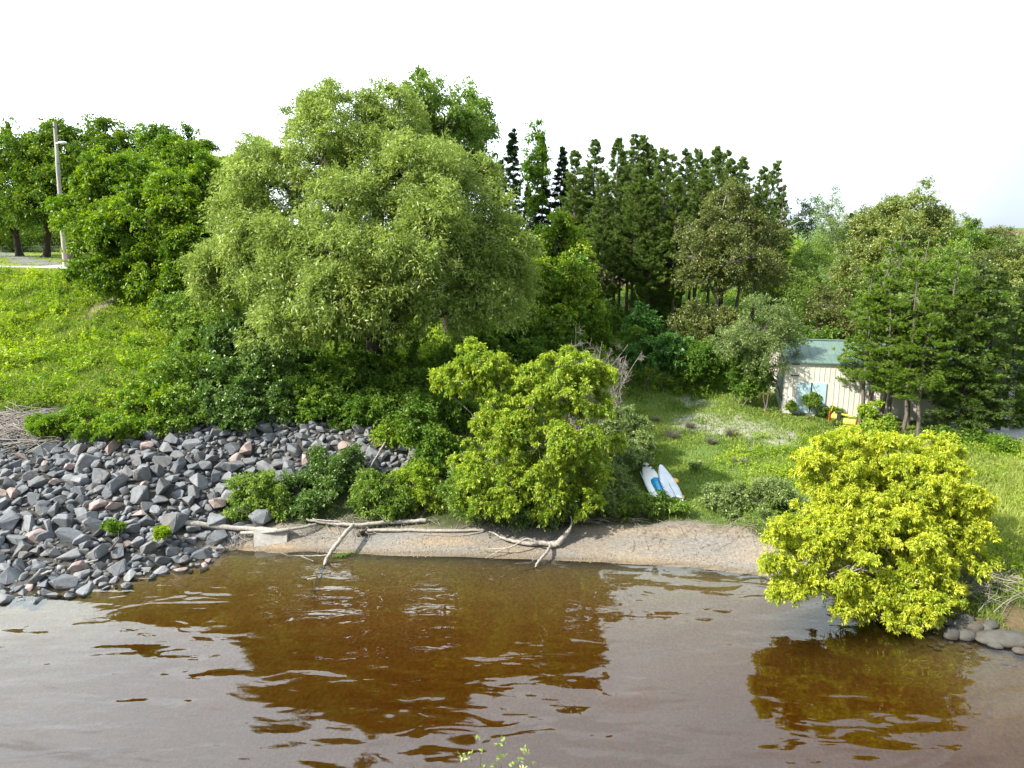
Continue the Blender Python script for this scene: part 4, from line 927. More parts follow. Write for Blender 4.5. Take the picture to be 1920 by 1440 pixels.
tree('far_tree', 'shaded tree behind the lawn between two trunks', 'tree', 105, 92, [lobe(100, 430, 92, 60, 45), lobe(160, 430, 90, 55, 45)], 'mapled', .3, 'bark_dark', scale=1.5)
tree('far_tree', 'shaded tree behind the box elder beside the white house', 'tree', 220, 88, [lobe(220, 420, 88, 80, 55), lobe(300, 420, 84, 60, 60)], 'mapled', .3, 'bark_dark', scale=1.5)
tree('box_elder_tree', 'dense dark box elder with sunlit yellow-green left edge at the top of the slope', 'tree', 320, 45, [lobe(190, 350, 46, 50, 45), lobe(165, 400, 46, 48, 50), lobe(255, 345, 47, 60, 50), lobe(200, 450, 45, 65, 60), lobe(280, 430, 44, 90, 85), lobe(330, 380, 46, 70, 60), lobe(215, 520, 44, 60, 45), lobe(290, 520, 43, 75, 60), lobe(360, 480, 44, 55, 90), lobe(395, 345, 47, 32, 50), lobe(340, 560, 43, 50, 40)], 'maple', .4, 'bark_dark', densk=1.1)
WP = 'willow'
tree('willow_tree', 'huge spreading silvery green willow dominating the middle of the bank', 'tree', 700, 35.8, [
    lobe(640, 235, 37.17, 85, 65), lobe(590, 240, 37.17, 50, 50), lobe(600, 300, 36.29, 85, 75), lobe(735, 235, 37.61, 60, 70), lobe(700, 310, 36.29, 95, 70), lobe(770, 345, 34.07, 90, 85), lobe(640, 400, 33.19, 80, 80),
    lobe(515, 345, 36.29, 70, 75), lobe(460, 420, 36.29, 60, 80), lobe(435, 520, 35.40, 70, 70), lobe(500, 460, 34.52, 75, 70), lobe(560, 520, 32.74, 75, 80), lobe(640, 480, 31.42, 75, 70), lobe(560, 600, 31.42, 75, 55),
    lobe(650, 570, 30.53, 80, 65), lobe(740, 500, 31.42, 80, 80), lobe(800, 430, 32.74, 70, 75), lobe(870, 420, 35.40, 70, 75), lobe(740, 590, 31.42, 60, 45), lobe(860, 340, 37.17, 60, 65), lobe(930, 480, 34.96, 65, 70), lobe(905, 560, 33.63, 70, 55), lobe(840, 600, 33.19, 60, 40), lobe(960, 530, 35.40, 42, 55), lobe(860, 500, 33.63, 60, 50)],
    'willow', .55, 'bark_dark', fork=.35, twigs=130, densk=1.1, holes=.3, arms=.16, split=13, fine=.88, core=.84, corek=.9)
tree('poplar_tree', 'tall green poplar rising behind the right shoulder of the willow', 'tree', 840, 47, [lobe(790, 185, 43, 36, 55), lobe(835, 235, 43, 55, 60), lobe(885, 235, 47, 42, 60), lobe(870, 300, 47, 55, 65), lobe(905, 340, 47, 28, 60), lobe(800, 290, 48, 60, 60)], 'poplar', .3, 'bark_dark', leafm='willow_far', twigs=90)
tree('willow_tree', 'small round willow top peeking out left behind the big willow', 'tree', 470, 52, [lobe(488, 290, 52, 42, 32), lobe(450, 320, 52, 30, 30), lobe(480, 350, 52, 50, 50), lobe(440, 370, 51, 35, 50)], 'willow', .25, 'bark_dark')
tree('maple_tree', 'bright green maple with a yellow tip between the willow and the pines', 'tree', 1040, 46, [lobe(1048, 438, 46, 30, 24), lobe(1052, 455, 46, 42, 38), lobe(1000, 470, 47, 42, 45), lobe(1080, 500, 45, 40, 40), lobe(1030, 530, 45, 65, 55), lobe(975, 560, 44, 50, 50), lobe(1070, 580, 45, 50, 50), lobe(1000, 610, 43, 65, 40)], 'maple', .25, 'bark_dark', leafm='maple_br')
tree('olive_poplar_tree', 'olive-green poplar with pale crooked trunk in front of the pines', 'tree', 1328, 50, [lobe(1362, 375, 50, 34, 36), lobe(1340, 430, 49, 42, 42), lobe(1392, 420, 50, 38, 45), lobe(1300, 480, 48.5, 36, 30), lobe(1370, 490, 48, 60, 40), lobe(1420, 510, 49, 55, 55), lobe(1430, 450, 51, 35, 45), lobe(1320, 530, 48, 45, 28), lobe(1290, 430, 50, 25, 18)], 'olive', .19, 'bark_pale', fork=.55, twigs=120, densk=.8, holes=.5)
# ---- conifers: shared meshes, one thing each
def conif(name, label, px, y, topy, meshes, Ht0, leaf, bark='bark_pine', group=None, rz=None, cat='tree', bx=0):
    b_ = B(px, y); ht = W3(px, topy, y)[2] - b_[2]; e = empty(name, b_, label, cat, group)
    r = random.Random(px * 7 + int(y)); s = ht / Ht0; e.scale = (s * .5 + .5 * 1.0, s * .5 + .5 * 1.0, s); e.rotation_euler = (r.gauss(0, .012), r.gauss(0, .012), r.uniform(0, 6.28) if rz is None else rz)
    w, c = meshes
    for nm, me, mt in (('trunk', w, M[bark]), ('crown', c, M[leaf])):
        if not me.materials: me.materials.append(mt)
        obj2 = bpy.data.objects.new(nm, me); COL.objects.link(obj2); obj2.parent = e
    return e
PN = [conifer_meshes('pine', 14.5, 3.4 + .3 * i, 2.5, 300 + i, 'pine', .27, 8, .20, .030, .36, 8, .15, dens=.8, side=.36) for i in range(7)]
PL = [conifer_meshes('pine', 14.5, 5.5, 2.0, 330 + i, 'pine', .32, 7, .20, .030, .34, 8, .14, dens=.8, side=.36, lean=(.9, 0)) for i in range(2)]
SP = [conifer_meshes('spruce', 14.5, 3.0, 1.7, 340 + i, 'spruce', .24, 8, .20, .032, -.12, 8, .14, dens=.9, side=.33) for i in range(2)]
GP = 'jack pines in the dark stand behind the meadow'
conif('spruce_tree', 'narrow dark spruce at the left end of the conifer stand', 960, 58, 242, SP[0], 14.5, 'spruce', 'bark_dark')
conif('spruce_tree', 'thin dark spruce just left of the narrow spruce', 932, 60, 300, SP[1], 14.5, 'spruce', 'bark_dark')
conif('spruce_tree', 'thin dark spruce behind the light green birch', 1020, 62, 250, SP[1], 14.5, 'spruce', 'bark_dark', rz=2.0)
conif('spruce_tree', 'low dark spruce filling the gap behind the narrow spruce', 985, 66, 345, SP[0], 14.5, 'spruce', 'bark_dark', rz=3.)
conif('spruce_tree', 'low dark spruce behind the wispy spruce', 1062, 66, 325, SP[1], 14.5, 'spruce', 'bark_dark', rz=4.)
conif('spruce_tree', 'wispy small spruce right of the light green birch', 1044, 60, 275, SP[0], 14.5, 'spruce', 'bark_dark', rz=1.0)
tree('birch_tree', 'light green birch standing between the dark spruces', 'tree', 1003, 60, [lobe(1000, 275, 60, 20, 30), lobe(1010, 320, 60, 24, 35), lobe(998, 370, 60, 20, 30)], 'poplar', .13, 'bark_dark', leafm='maple', twigs=25)
for px, y, ty, i, lb in [(1078, 58, 285, 0, 'jack pine first in the stand right of the wispy spruce'), (1112, 62, 264, 1, 'slim jack pine with a forked tip near the left of the stand'), (1150, 58, 262, 2, 'jack pine left of the tallest pines, dense dark crown'),
        (1172, 60, 254, 3, 'tallest jack pine, left one of the two highest tops'), (1200, 61, 256, 4, 'tall jack pine, right one of the two highest tops'), (1233, 57, 278, 1, 'jack pine with a pointed top between the tallest and the middle pines'), (1272, 58, 282, 0, 'broad jack pine in the middle of the stand'),
        (1325, 59, 276, 2, 'pointed dark jack pine right of the middle of the stand'), (1378, 60, 294, 3, 'jack pine directly behind the olive poplar top'), (1130, 55, 320, 4, 'lower jack pine in the front row at the left of the stand'),
        (1215, 54, 340, 3, 'lower jack pine in the front row below the tallest tops'), (1180, 55, 310, 2, 'front-row jack pine with its trunk visible left of centre'), (1260, 54, 335, 4, 'front-row jack pine with its trunk visible right of centre'), (1300, 56, 320, 1, 'front-row jack pine next to the olive poplar'), (1350, 62, 300, 4, 'jack pine partly hidden by the olive poplar'),
        (1240, 65, 290, 2, 'background jack pine filling the gap behind the middle pines'), (1160, 66, 300, 0, 'background jack pine behind the left pines'), (1080, 66, 330, 0, 'low background jack pine at the left end of the stand'), (1345, 64, 285, 2, 'background jack pine behind the pointed dark one'), (1410, 64, 315, 0, 'background jack pine behind the leaning pine'), (1215, 66, 275, 1, 'background jack pine between the two groups of tops'), (1290, 64, 280, 3, 'background jack pine right of the broad middle pine'), (1100, 68, 320, 3, 'background jack pine behind the pink house gap'), (1300, 68, 300, 3, 'background jack pine behind the right pines')]:
    conif('pine_tree', lb, px, y, ty, PN[(i + px) % 7], 14.5, 'pine', group=GP)
conif('pine_tree', 'leaning jack pine at the right end of the stand with a one-sided top', 1405, 60, 302, PL[0], 14.5, 'pine', group=GP, rz=.0)
conif('pine_tree', 'small jack pine beneath the leaning pine', 1440, 64, 345, PL[1], 14.5, 'pine', group=GP, rz=.3)
# dead thin tree
def dead_tree(name, label, px, y, topy, spread, seed, m='dead', r0=.06, nb=16, stems=1, cat='tree', sub=4, lowest=.3, parts=False):
    b_ = B(px, y); ht = W3(px, topy, y)[2] - b_[2]; r = np.random.default_rng(seed); q = Q()
    for s in range(stems):
        tp = np.array([r.normal() * spread * .6 * (stems > 1), r.normal() * spread * .4 * (stems > 1), ht * (1 if s == 0 else r.uniform(.6, 1))]); P = wig(np.array([0, 0, -.2]), tp, 8, .08, r); q.tube(P, np.linspace(r0, .008, 8), 5)
        for _ in range(nb):
            t = r.uniform(lowest, .95); a = np.array([np.interp(t, np.linspace(0, 1, 8), P[:, k]) for k in range(3)]); d = norm(rsph(r, ()) + np.array([0, 0, .7])); L_ = spread * (1.1 - t * .7) * r.uniform(.5, 1.1)
            Bq = wig(a, a + d * L_, 5, .12, r); q.tube(Bq, np.linspace(r0 * .4, .006, 5), 3)
            for __ in range(sub):
                t2 = r.uniform(.3, .95); a2 = np.array([np.interp(t2, np.linspace(0, 1, 5), Bq[:, k]) for k in range(3)]); d2 = norm(d + rsph(r, ()) * .9); q.tube(wig(a2, a2 + d2 * L_ * .45, 4, .15, r), np.linspace(r0 * .18, .004, 4), 3)
    return tag(obj(name, q.mesh(name, (0, 0, 0), True, False), M[m], None, b_), label, cat)
dead_tree('dead_tree', 'leafless grey tree against the sky right of the leaning pine', 1450, 62, 328, 2.2, 11, 'bark', .10, 14, lowest=.55)
dead_tree('dead_shrub', 'bare grey dead shrub with tangled twigs behind the yellow-green box elder', 1078, 33, 612, 1.5, 12, 'dead', .045, 16, stems=10, cat='shrub', sub=11, lowest=.15)
dead_tree('dead_shrub', 'bare grey dead shrub right behind the yellow-green box elder', 1125, 32.5, 650, 1.4, 13, 'dead', .045, 14, stems=9, cat='shrub', sub=11, lowest=.15)

bush('dark shrubs behind the lawn between the left maple trunks', 100, 76, [lobe(20, 445, 76, 60, 26), lobe(110, 440, 76, 55, 26), lobe(190, 440, 70, 50, 30), lobe(-40, 440, 76, 60, 34), lobe(60, 432, 78, 70, 34)], 'under', leafm='maple_dark', scale=1.8, densk=1.6, name='hedge_bush')
# ---- right background woods
tree('far_tree', 'dark round tree beside the pale lamp post', 'tree', 1500, 95, [lobe(1497, 405, 95, 32, 30), lobe(1520, 430, 95, 25, 30), lobe(1475, 430, 96, 22, 25)], 'mapled', .25, 'bark_dark', leafm='pine_lf', scale=1.5)
tree('far_tree', 'tall narrow pale green poplar on the skyline behind the shed', 'tree', 1555, 85, [lobe(1557, 395, 85, 22, 28), lobe(1550, 440, 85, 28, 35), lobe(1565, 480, 85, 32, 35)], 'olive', .2, 'bark', leafm='grey', scale=1.4)
conif('spruce_tree', 'far dark conifer right of the narrow poplar', 1585, 92, 400, PN[1], 14.5, 'pine')
tree('far_tree', 'bright yellow-green bush in the gap below the lamp post', 'bush', 1480, 75, [lobe(1482, 465, 75, 30, 22), lobe(1470, 490, 75, 30, 20)], 'maple', .12, 'bark_dark', leafm='bright', scale=1.1)
tree('far_tree', 'grey willow behind the yellow-green far bush', 'tree', 1510, 66, [lobe(1530, 480, 66, 35, 28), lobe(1510, 520, 62, 38, 30), lobe(1560, 530, 60, 45, 50), lobe(1500, 560, 58, 45, 35), lobe(1450, 540, 60, 35, 40)], 'willow', .2, 'bark_dark', scale=1.0, leafm='willow_far')
tree('poplar_tree', 'tall sunlit poplar with yellowish top right of centre in the right woods', 'tree', 1700, 48, [lobe(1708, 395, 48, 42, 38), lobe(1660, 420, 49, 45, 40), lobe(1740, 430, 48, 38, 42), lobe(1625, 450, 50, 38, 38), lobe(1690, 470, 46, 70, 50), lobe(1610, 510, 48, 45, 45)], 'olive', .25, 'bark_pale', leafm='poplar_sun', densk=1.1)
tree('poplar_tree', 'small shaded poplar growing behind the shed roof', 'tree', 1560, 48, [lobe(1555, 570, 48, 35, 35), lobe(1540, 615, 47, 40, 30), lobe(1580, 620, 47, 30, 30)], 'olive', .14, 'bark_pale')
FT = 'wooded hillside at the right'
for i, (px, y, ty, rx, sty, lf, lb) in enumerate([(1815, 80, 415, 38, 'maple', 'maple_dark', 'round green maple on the right skyline'), (1870, 85, 428, 35, 'olive', 'olive', 'brownish poplar on the right skyline'), (1915, 88, 440, 30, 'olive', 'poplar_sun', 'pale poplar below the rust-roofed house'), (1780, 70, 450, 34, 'poplar', 'willow_far', 'light green tree right of the sunlit poplar'),
        (1840, 62, 465, 42, 'olive', 'olive', 'olive tree in the middle of the right woods'), (1900, 60, 480, 42, 'poplar', 'poplar_sun', 'pale leafy tree near the right edge of the woods'), (1800, 52, 500, 40, 'poplar', 'maple', 'green tree behind the right conifers'), (1870, 50, 530, 45, 'maple', 'maple', 'green maple above the gravel lot'), (1930, 52, 560, 42, 'maple', 'maple', 'green maple cut by the right edge of the picture')]):
    H_ = 640 - ty
    tree('far_tree', lb, 'tree', px, y, [lobe(px, ty + rx * .8, y, rx * .8, rx * .8), lobe(px - rx * .5, ty + rx * 1.8, y, rx, rx), lobe(px + rx * .5, ty + rx * 2.0, y, rx, rx), lobe(px, ty + rx * 3.0, y, rx * 1.2, rx * 1.1)], sty, .2, 'bark', FT, leafm=lf, scale=1.15)
# skyline & backdrop trees far off
GB = 'distant treeline trees'
k = 0
for px, y, ty, rx, lb in [(560, 110, 440, 60, 'behind the left half of the willow'), (1420, 100, 420, 40, 'behind the leaning pine'), (1600, 130, 415, 40, 'left of the sunlit poplar, low on the skyline'), (1640, 120, 405, 38, 'directly behind the left side of the sunlit poplar'),
        (1780, 135, 418, 40, 'between the sunlit poplar and the round maple'), (1850, 140, 424, 40, 'behind the brownish poplar on the skyline'), (1900, 140, 430, 36, 'left of the rust-roofed house'), (-60, 110, 400, 70, 'beyond the lawn at the left edge'), (1960, 130, 425, 50, 'cut by the right edge of the picture near the skyline'),
        (1050, 95, 440, 45, 'behind the bright maple and the spruces'), (940, 95, 430, 45, 'behind the narrow spruce'), (1340, 92, 420, 50, 'behind the olive poplar'), (1260, 95, 430, 50, 'behind the middle pines'), (1180, 92, 430, 50, 'behind the two tallest pines'), (1420, 75, 470, 45, 'low behind the right side of the olive poplar'), (860, 95, 430, 50, 'behind the right half of the willow'),
        (2030, 90, 420, 70, 'just outside the right edge, its crown tip reaching in'), (2010, 60, 470, 60, 'at the right edge below the rust-roofed house'), (-330, 66, 290, 110, 'outside the left edge behind the road'), (-560, 62, 300, 120, 'farthest left behind the road, outside the picture'), (-130, 80, 300, 80, 'tall, left of the lawn at the picture edge'), (2080, 48, 500, 70, 'right of the gravel lot at the picture edge')]:
    k += 1
    tree('far_tree', 'distant tree ' + lb, 'tree', px, y, [lobe(px, ty + rx, y, rx, rx), lobe(px + 10, ty + rx * 2.2, y, rx * 1.3, rx), lobe(px - 10, ty + rx * 3.2, y, rx * 1.3, rx)], 'mapled', .25, 'bark_dark', GB, scale=1.6, leafm=['maple_dark', 'olive'][k % 2], twigs=10)

# ---- front right conifers by the shed: long spreading light branches
FC = [conifer_meshes('pine', 10, 3.0, 2.3, 400 + i, 'other', .44, 5, .15, .024, -.02, 12, .12, dens=1.1, side=.55, lean=(.3, 0)) for i in range(4)]
FD = [conifer_meshes('pine', 10, 1.0, 2.2, 420 + i, 'other', .36, 6, .16, .028, -.22, 10, .13, dens=1.1, side=.6) for i in range(2)]
GF = 'conifers in front of the shed'
for px, y, ty, i, lb in [(1612, 36.6, 500, 0, 'slender conifer with bent left boughs in front of the shed doors'), (1628, 37.4, 450, 1, 'slender conifer just right of the leftmost one by the shed'), (1648, 35.6, 520, 2, 'conifer with a reddish trunk in the middle of the shed wall'), (1668, 36.6, 440, 3, 'tall conifer in the middle of the clump before the shed'),
        (1690, 34.6, 505, 0, 'conifer with a pale straight trunk in the front row of the clump'), (1702, 35.8, 446, 1, 'conifer behind the pale straight trunk'), (1722, 33.9, 540, 2, 'low front conifer with a leaning pale trunk'), (1748, 35.2, 470, 3, 'conifer right of the leaning pale trunk'), (1775, 34.6, 505, 0, 'dark conifer in the right half of the clump')]:
    conif('conifer', lb, px, y, ty, FC[i], 10, 'pine_lt', 'bark_pine', GF)
for px, y, ty, i, lb in [(1800, 33.8, 490, 0, 'dense drooping conifer near the right of the clump'), (1835, 34.5, 500, 1, 'dense shaded conifer whose boughs reach the ground'), (1870, 36.0, 535, 0, 'rightmost dense conifer beside the gravel lot')]:
    conif('conifer', lb, px, y, ty, FD[i], 10, 'pine_lt2', 'bark_dark', GF)

# ---- big near bushes
tree('box_elder_tree', 'bright yellow-green box elder with wide arms above the middle of the beach', 'tree', 985, 25.6, [
    lobe(905, 690, 26, 42, 36), lobe(860, 715, 26, 46, 20), lobe(945, 735, 26, 55, 40), lobe(1000, 760, 25.5, 70, 50), lobe(1075, 690, 26, 45, 28), lobe(1060, 740, 25.8, 60, 45), lobe(1110, 750, 26, 45, 50), lobe(930, 810, 25.2, 65, 60), lobe(1010, 840, 24.8, 75, 65), lobe(1090, 830, 25.4, 62, 65), lobe(900, 880, 24.7, 50, 45), lobe(960, 910, 24.4, 60, 45), lobe(1050, 905, 24.7, 60, 45), lobe(1105, 890, 25.2, 35, 40), lobe(880, 670, 26.4, 20, 26), lobe(1120, 705, 26.2, 30, 22), lobe(830, 712, 26.3, 24, 12), lobe(985, 710, 26, 28, 24), lobe(1000, 945, 24.7, 60, 24), lobe(925, 940, 24.5, 45, 22), lobe(1075, 940, 25, 50, 22), lobe(885, 925, 24.6, 30, 25), lobe(935, 680, 26.2, 24, 14)],
    'bright', .13, 'bark_pale', fork=.35, stems=4, twigs=190, holes=.6, split=15, arms=.40, fine=.72, core=.66, corek=.4)
tree('box_elder_tree', 'brilliant yellow box elder drooping over the water at the right', 'tree', 1720, 19.9, [
    lobe(1600, 870, 21.13, 75, 50), lobe(1690, 860, 21.33, 75, 45), lobe(1750, 890, 21.05, 65, 60), lobe(1550, 900, 20.79, 55, 60), lobe(1640, 950, 20.31, 90, 70), lobe(1690, 920, 20.51, 60, 60), lobe(1700, 1010, 19.97, 60, 50), lobe(1600, 1000, 19.83, 50, 50), lobe(1590, 835, 21.19, 30, 26), lobe(1740, 835, 21.19, 28, 28), lobe(1660, 830, 21.19, 28, 22), lobe(1750, 970, 20.37, 75, 70), lobe(1550, 990, 19.97, 70, 60), lobe(1500, 1010, 19.83, 45, 40), lobe(1640, 1040, 19.43, 90, 60), lobe(1740, 1050, 19.63, 75, 50), lobe(1800, 1000, 20.24, 45, 55), lobe(1500, 1075, 19.09, 45, 30), lobe(1570, 1090, 18.88, 50, 35), lobe(1640, 1130, 18.61, 45, 30), lobe(1700, 1120, 18.61, 50, 45), lobe(1700, 1170, 18.20, 28, 22), lobe(1462, 1000, 19.0, 24, 16), lobe(1455, 1055, 18.7, 20, 18), lobe(1470, 1110, 18.4, 20, 16), lobe(1530, 860, 20.5, 26, 22), lobe(1780, 1110, 18.9, 26, 18), lobe(1700, 1192, 17.9, 12, 12), lobe(1740, 1150, 18.4, 18, 16), lobe(1480, 1090, 19.01, 28, 22), lobe(1590, 1135, 18.54, 18, 18), lobe(1835, 1045, 19.97, 26, 26)],
    'yellow', .15, 'bark_pale', fork=.3, stems=5, twigs=240, zmin=-9, holes=.6, split=15, arms=.50, fine=.62, core=.66, corek=.45)
GS2 = 'shoreline bushes on the beach edge'
bush('round silvery willow bush at the left end of the beach', 480, 26.2, [lobe(478, 925, 26, 48, 38), lobe(455, 955, 25.7, 34, 24), lobe(505, 950, 25.8, 36, 28)], 'shrub', group=GS2)
bush('dark green bush between the two willow bushes of the beach', 570, 26.2, [lobe(560, 925, 26.4, 38, 32), lobe(545, 960, 25.8, 38, 22), lobe(590, 950, 25.9, 36, 28)], 'shrub', group=GS2, leafm='under2')
bush('taller leafy green bush with upright shoots behind the beach', 625, 27.6, [lobe(610, 865, 28, 26, 26), lobe(640, 885, 27.6, 40, 28), lobe(600, 910, 27, 36, 24), lobe(660, 860, 28, 16, 30)], 'shrub', group=GS2, leafm='under2')
bush('willow bush with yellow-green left side behind the long logs', 715, 26, [lobe(700, 920, 26, 42, 36), lobe(695, 950, 25.6, 34, 20), lobe(735, 945, 25.8, 36, 25)], 'shrub', group=GS2)
bush('bright leafy bush joined to the right of the willow bush', 775, 26.2, [lobe(770, 915, 26.3, 40, 36), lobe(790, 940, 26, 34, 28)], 'shrub', group=GS2, leafm='bright')
bush('low grey-green bush left of the yellow-green box elder', 860, 25.4, [lobe(862, 915, 25.6, 36, 30), lobe(880, 950, 25, 42, 28)], 'shrub', group=GS2)
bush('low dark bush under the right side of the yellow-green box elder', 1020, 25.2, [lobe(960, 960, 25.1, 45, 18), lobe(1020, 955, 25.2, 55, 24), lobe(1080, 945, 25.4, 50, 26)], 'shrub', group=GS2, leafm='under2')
bush('sprawling dull green weeds bush left of the paddle boards', 1150, 27, [lobe(1130, 905, 27, 45, 32), lobe(1160, 860, 28.5, 40, 34), lobe(1150, 940, 26, 45, 20)], 'shrub', group=GS2, leafm='grey')
bush('grey-green shrub behind the right side of the yellow-green box elder', 1165, 31, [lobe(1165, 800, 31, 45, 42), lobe(1190, 850, 30, 34, 30)], 'shrub', leafm='grey')
bush('low green clump growing over the tails of the paddle boards', 1245, 25.7, [lobe(1235, 955, 25.7, 28, 16), lobe(1262, 962, 25.5, 20, 14)], 'shrub', group=GS2)
bush('low green clump left below the white paddle board', 1190, 26, [lobe(1195, 945, 26, 28, 20), lobe(1172, 960, 25.7, 24, 14)], 'shrub', group=GS2)
bush('tall feathery grey-green weed clump right of the paddle boards', 1350, 26.5, [lobe(1350, 945, 26.4, 45, 32), lobe(1380, 975, 25.6, 40, 18)], 'shrub', group=GS2, leafm='grey')
bush('large feathery grey-green weed clump touching the yellow box elder', 1430, 26, [lobe(1435, 945, 26, 48, 38), lobe(1430, 985, 25, 42, 28), lobe(1470, 960, 25.5, 30, 40)], 'shrub', group=GS2, leafm='grey')
bush('sparse low shrub in the meadow right of the paddle boards', 1330, 29.5, [lobe(1320, 895, 29.5, 26, 18)], 'shrub', leafm='grey')

# ---- undergrowth below the willow
GU = 'undergrowth bushes below the willow'
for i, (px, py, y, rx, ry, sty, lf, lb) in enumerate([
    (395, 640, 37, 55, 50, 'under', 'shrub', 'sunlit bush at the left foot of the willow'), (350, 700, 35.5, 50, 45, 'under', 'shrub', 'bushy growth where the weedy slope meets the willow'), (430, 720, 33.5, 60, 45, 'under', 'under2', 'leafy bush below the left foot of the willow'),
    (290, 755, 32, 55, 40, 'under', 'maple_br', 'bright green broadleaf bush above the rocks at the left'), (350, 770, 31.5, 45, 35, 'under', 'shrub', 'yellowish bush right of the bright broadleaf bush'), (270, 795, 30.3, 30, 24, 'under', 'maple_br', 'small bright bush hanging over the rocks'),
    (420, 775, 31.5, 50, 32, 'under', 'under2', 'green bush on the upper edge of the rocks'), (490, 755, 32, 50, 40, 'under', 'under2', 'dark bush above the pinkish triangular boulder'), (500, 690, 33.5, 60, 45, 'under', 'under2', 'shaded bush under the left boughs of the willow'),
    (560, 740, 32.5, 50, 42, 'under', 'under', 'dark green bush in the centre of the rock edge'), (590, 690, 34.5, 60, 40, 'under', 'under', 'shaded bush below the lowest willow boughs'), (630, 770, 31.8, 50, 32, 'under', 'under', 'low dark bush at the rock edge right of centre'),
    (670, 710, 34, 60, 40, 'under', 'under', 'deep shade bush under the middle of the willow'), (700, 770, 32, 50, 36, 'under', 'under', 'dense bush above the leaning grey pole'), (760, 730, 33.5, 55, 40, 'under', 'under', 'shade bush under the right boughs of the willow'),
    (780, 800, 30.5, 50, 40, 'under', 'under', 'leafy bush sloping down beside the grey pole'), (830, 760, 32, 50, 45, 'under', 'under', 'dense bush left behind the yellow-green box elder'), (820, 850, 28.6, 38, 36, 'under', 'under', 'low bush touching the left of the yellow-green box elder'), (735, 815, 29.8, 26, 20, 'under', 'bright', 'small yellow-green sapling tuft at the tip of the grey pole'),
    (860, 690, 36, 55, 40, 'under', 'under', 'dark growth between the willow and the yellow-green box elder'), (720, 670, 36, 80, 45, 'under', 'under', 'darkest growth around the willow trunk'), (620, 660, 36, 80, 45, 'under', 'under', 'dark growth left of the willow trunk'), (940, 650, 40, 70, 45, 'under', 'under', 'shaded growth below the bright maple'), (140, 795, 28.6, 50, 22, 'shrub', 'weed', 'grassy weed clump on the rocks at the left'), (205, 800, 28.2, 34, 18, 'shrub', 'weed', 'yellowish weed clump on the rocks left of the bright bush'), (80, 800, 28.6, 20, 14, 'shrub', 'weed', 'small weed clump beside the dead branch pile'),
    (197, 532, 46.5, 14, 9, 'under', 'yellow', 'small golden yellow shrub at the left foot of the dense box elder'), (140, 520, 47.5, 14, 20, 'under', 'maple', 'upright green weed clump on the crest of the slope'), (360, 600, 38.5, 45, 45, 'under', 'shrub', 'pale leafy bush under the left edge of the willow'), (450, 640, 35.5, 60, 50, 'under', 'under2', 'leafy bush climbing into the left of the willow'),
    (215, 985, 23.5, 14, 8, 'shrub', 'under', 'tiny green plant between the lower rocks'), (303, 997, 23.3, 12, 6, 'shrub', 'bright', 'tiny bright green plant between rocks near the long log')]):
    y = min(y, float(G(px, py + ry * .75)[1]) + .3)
    bush(lb, px, y, [lobe(px, py, y, rx, ry), lobe(px + rx * .5, py + ry * .45, y - .4, rx * .6, ry * .6), lobe(px - rx * .5, py + ry * .4, y - .4, rx * .6, ry * .6)], sty, group=GU, leafm=lf, stems=3, twigs=14, scale=.3 if rx < 15 else 1.0, densk=.12 if rx < 15 else 1.0, split=3 if rx < 15 else 8)
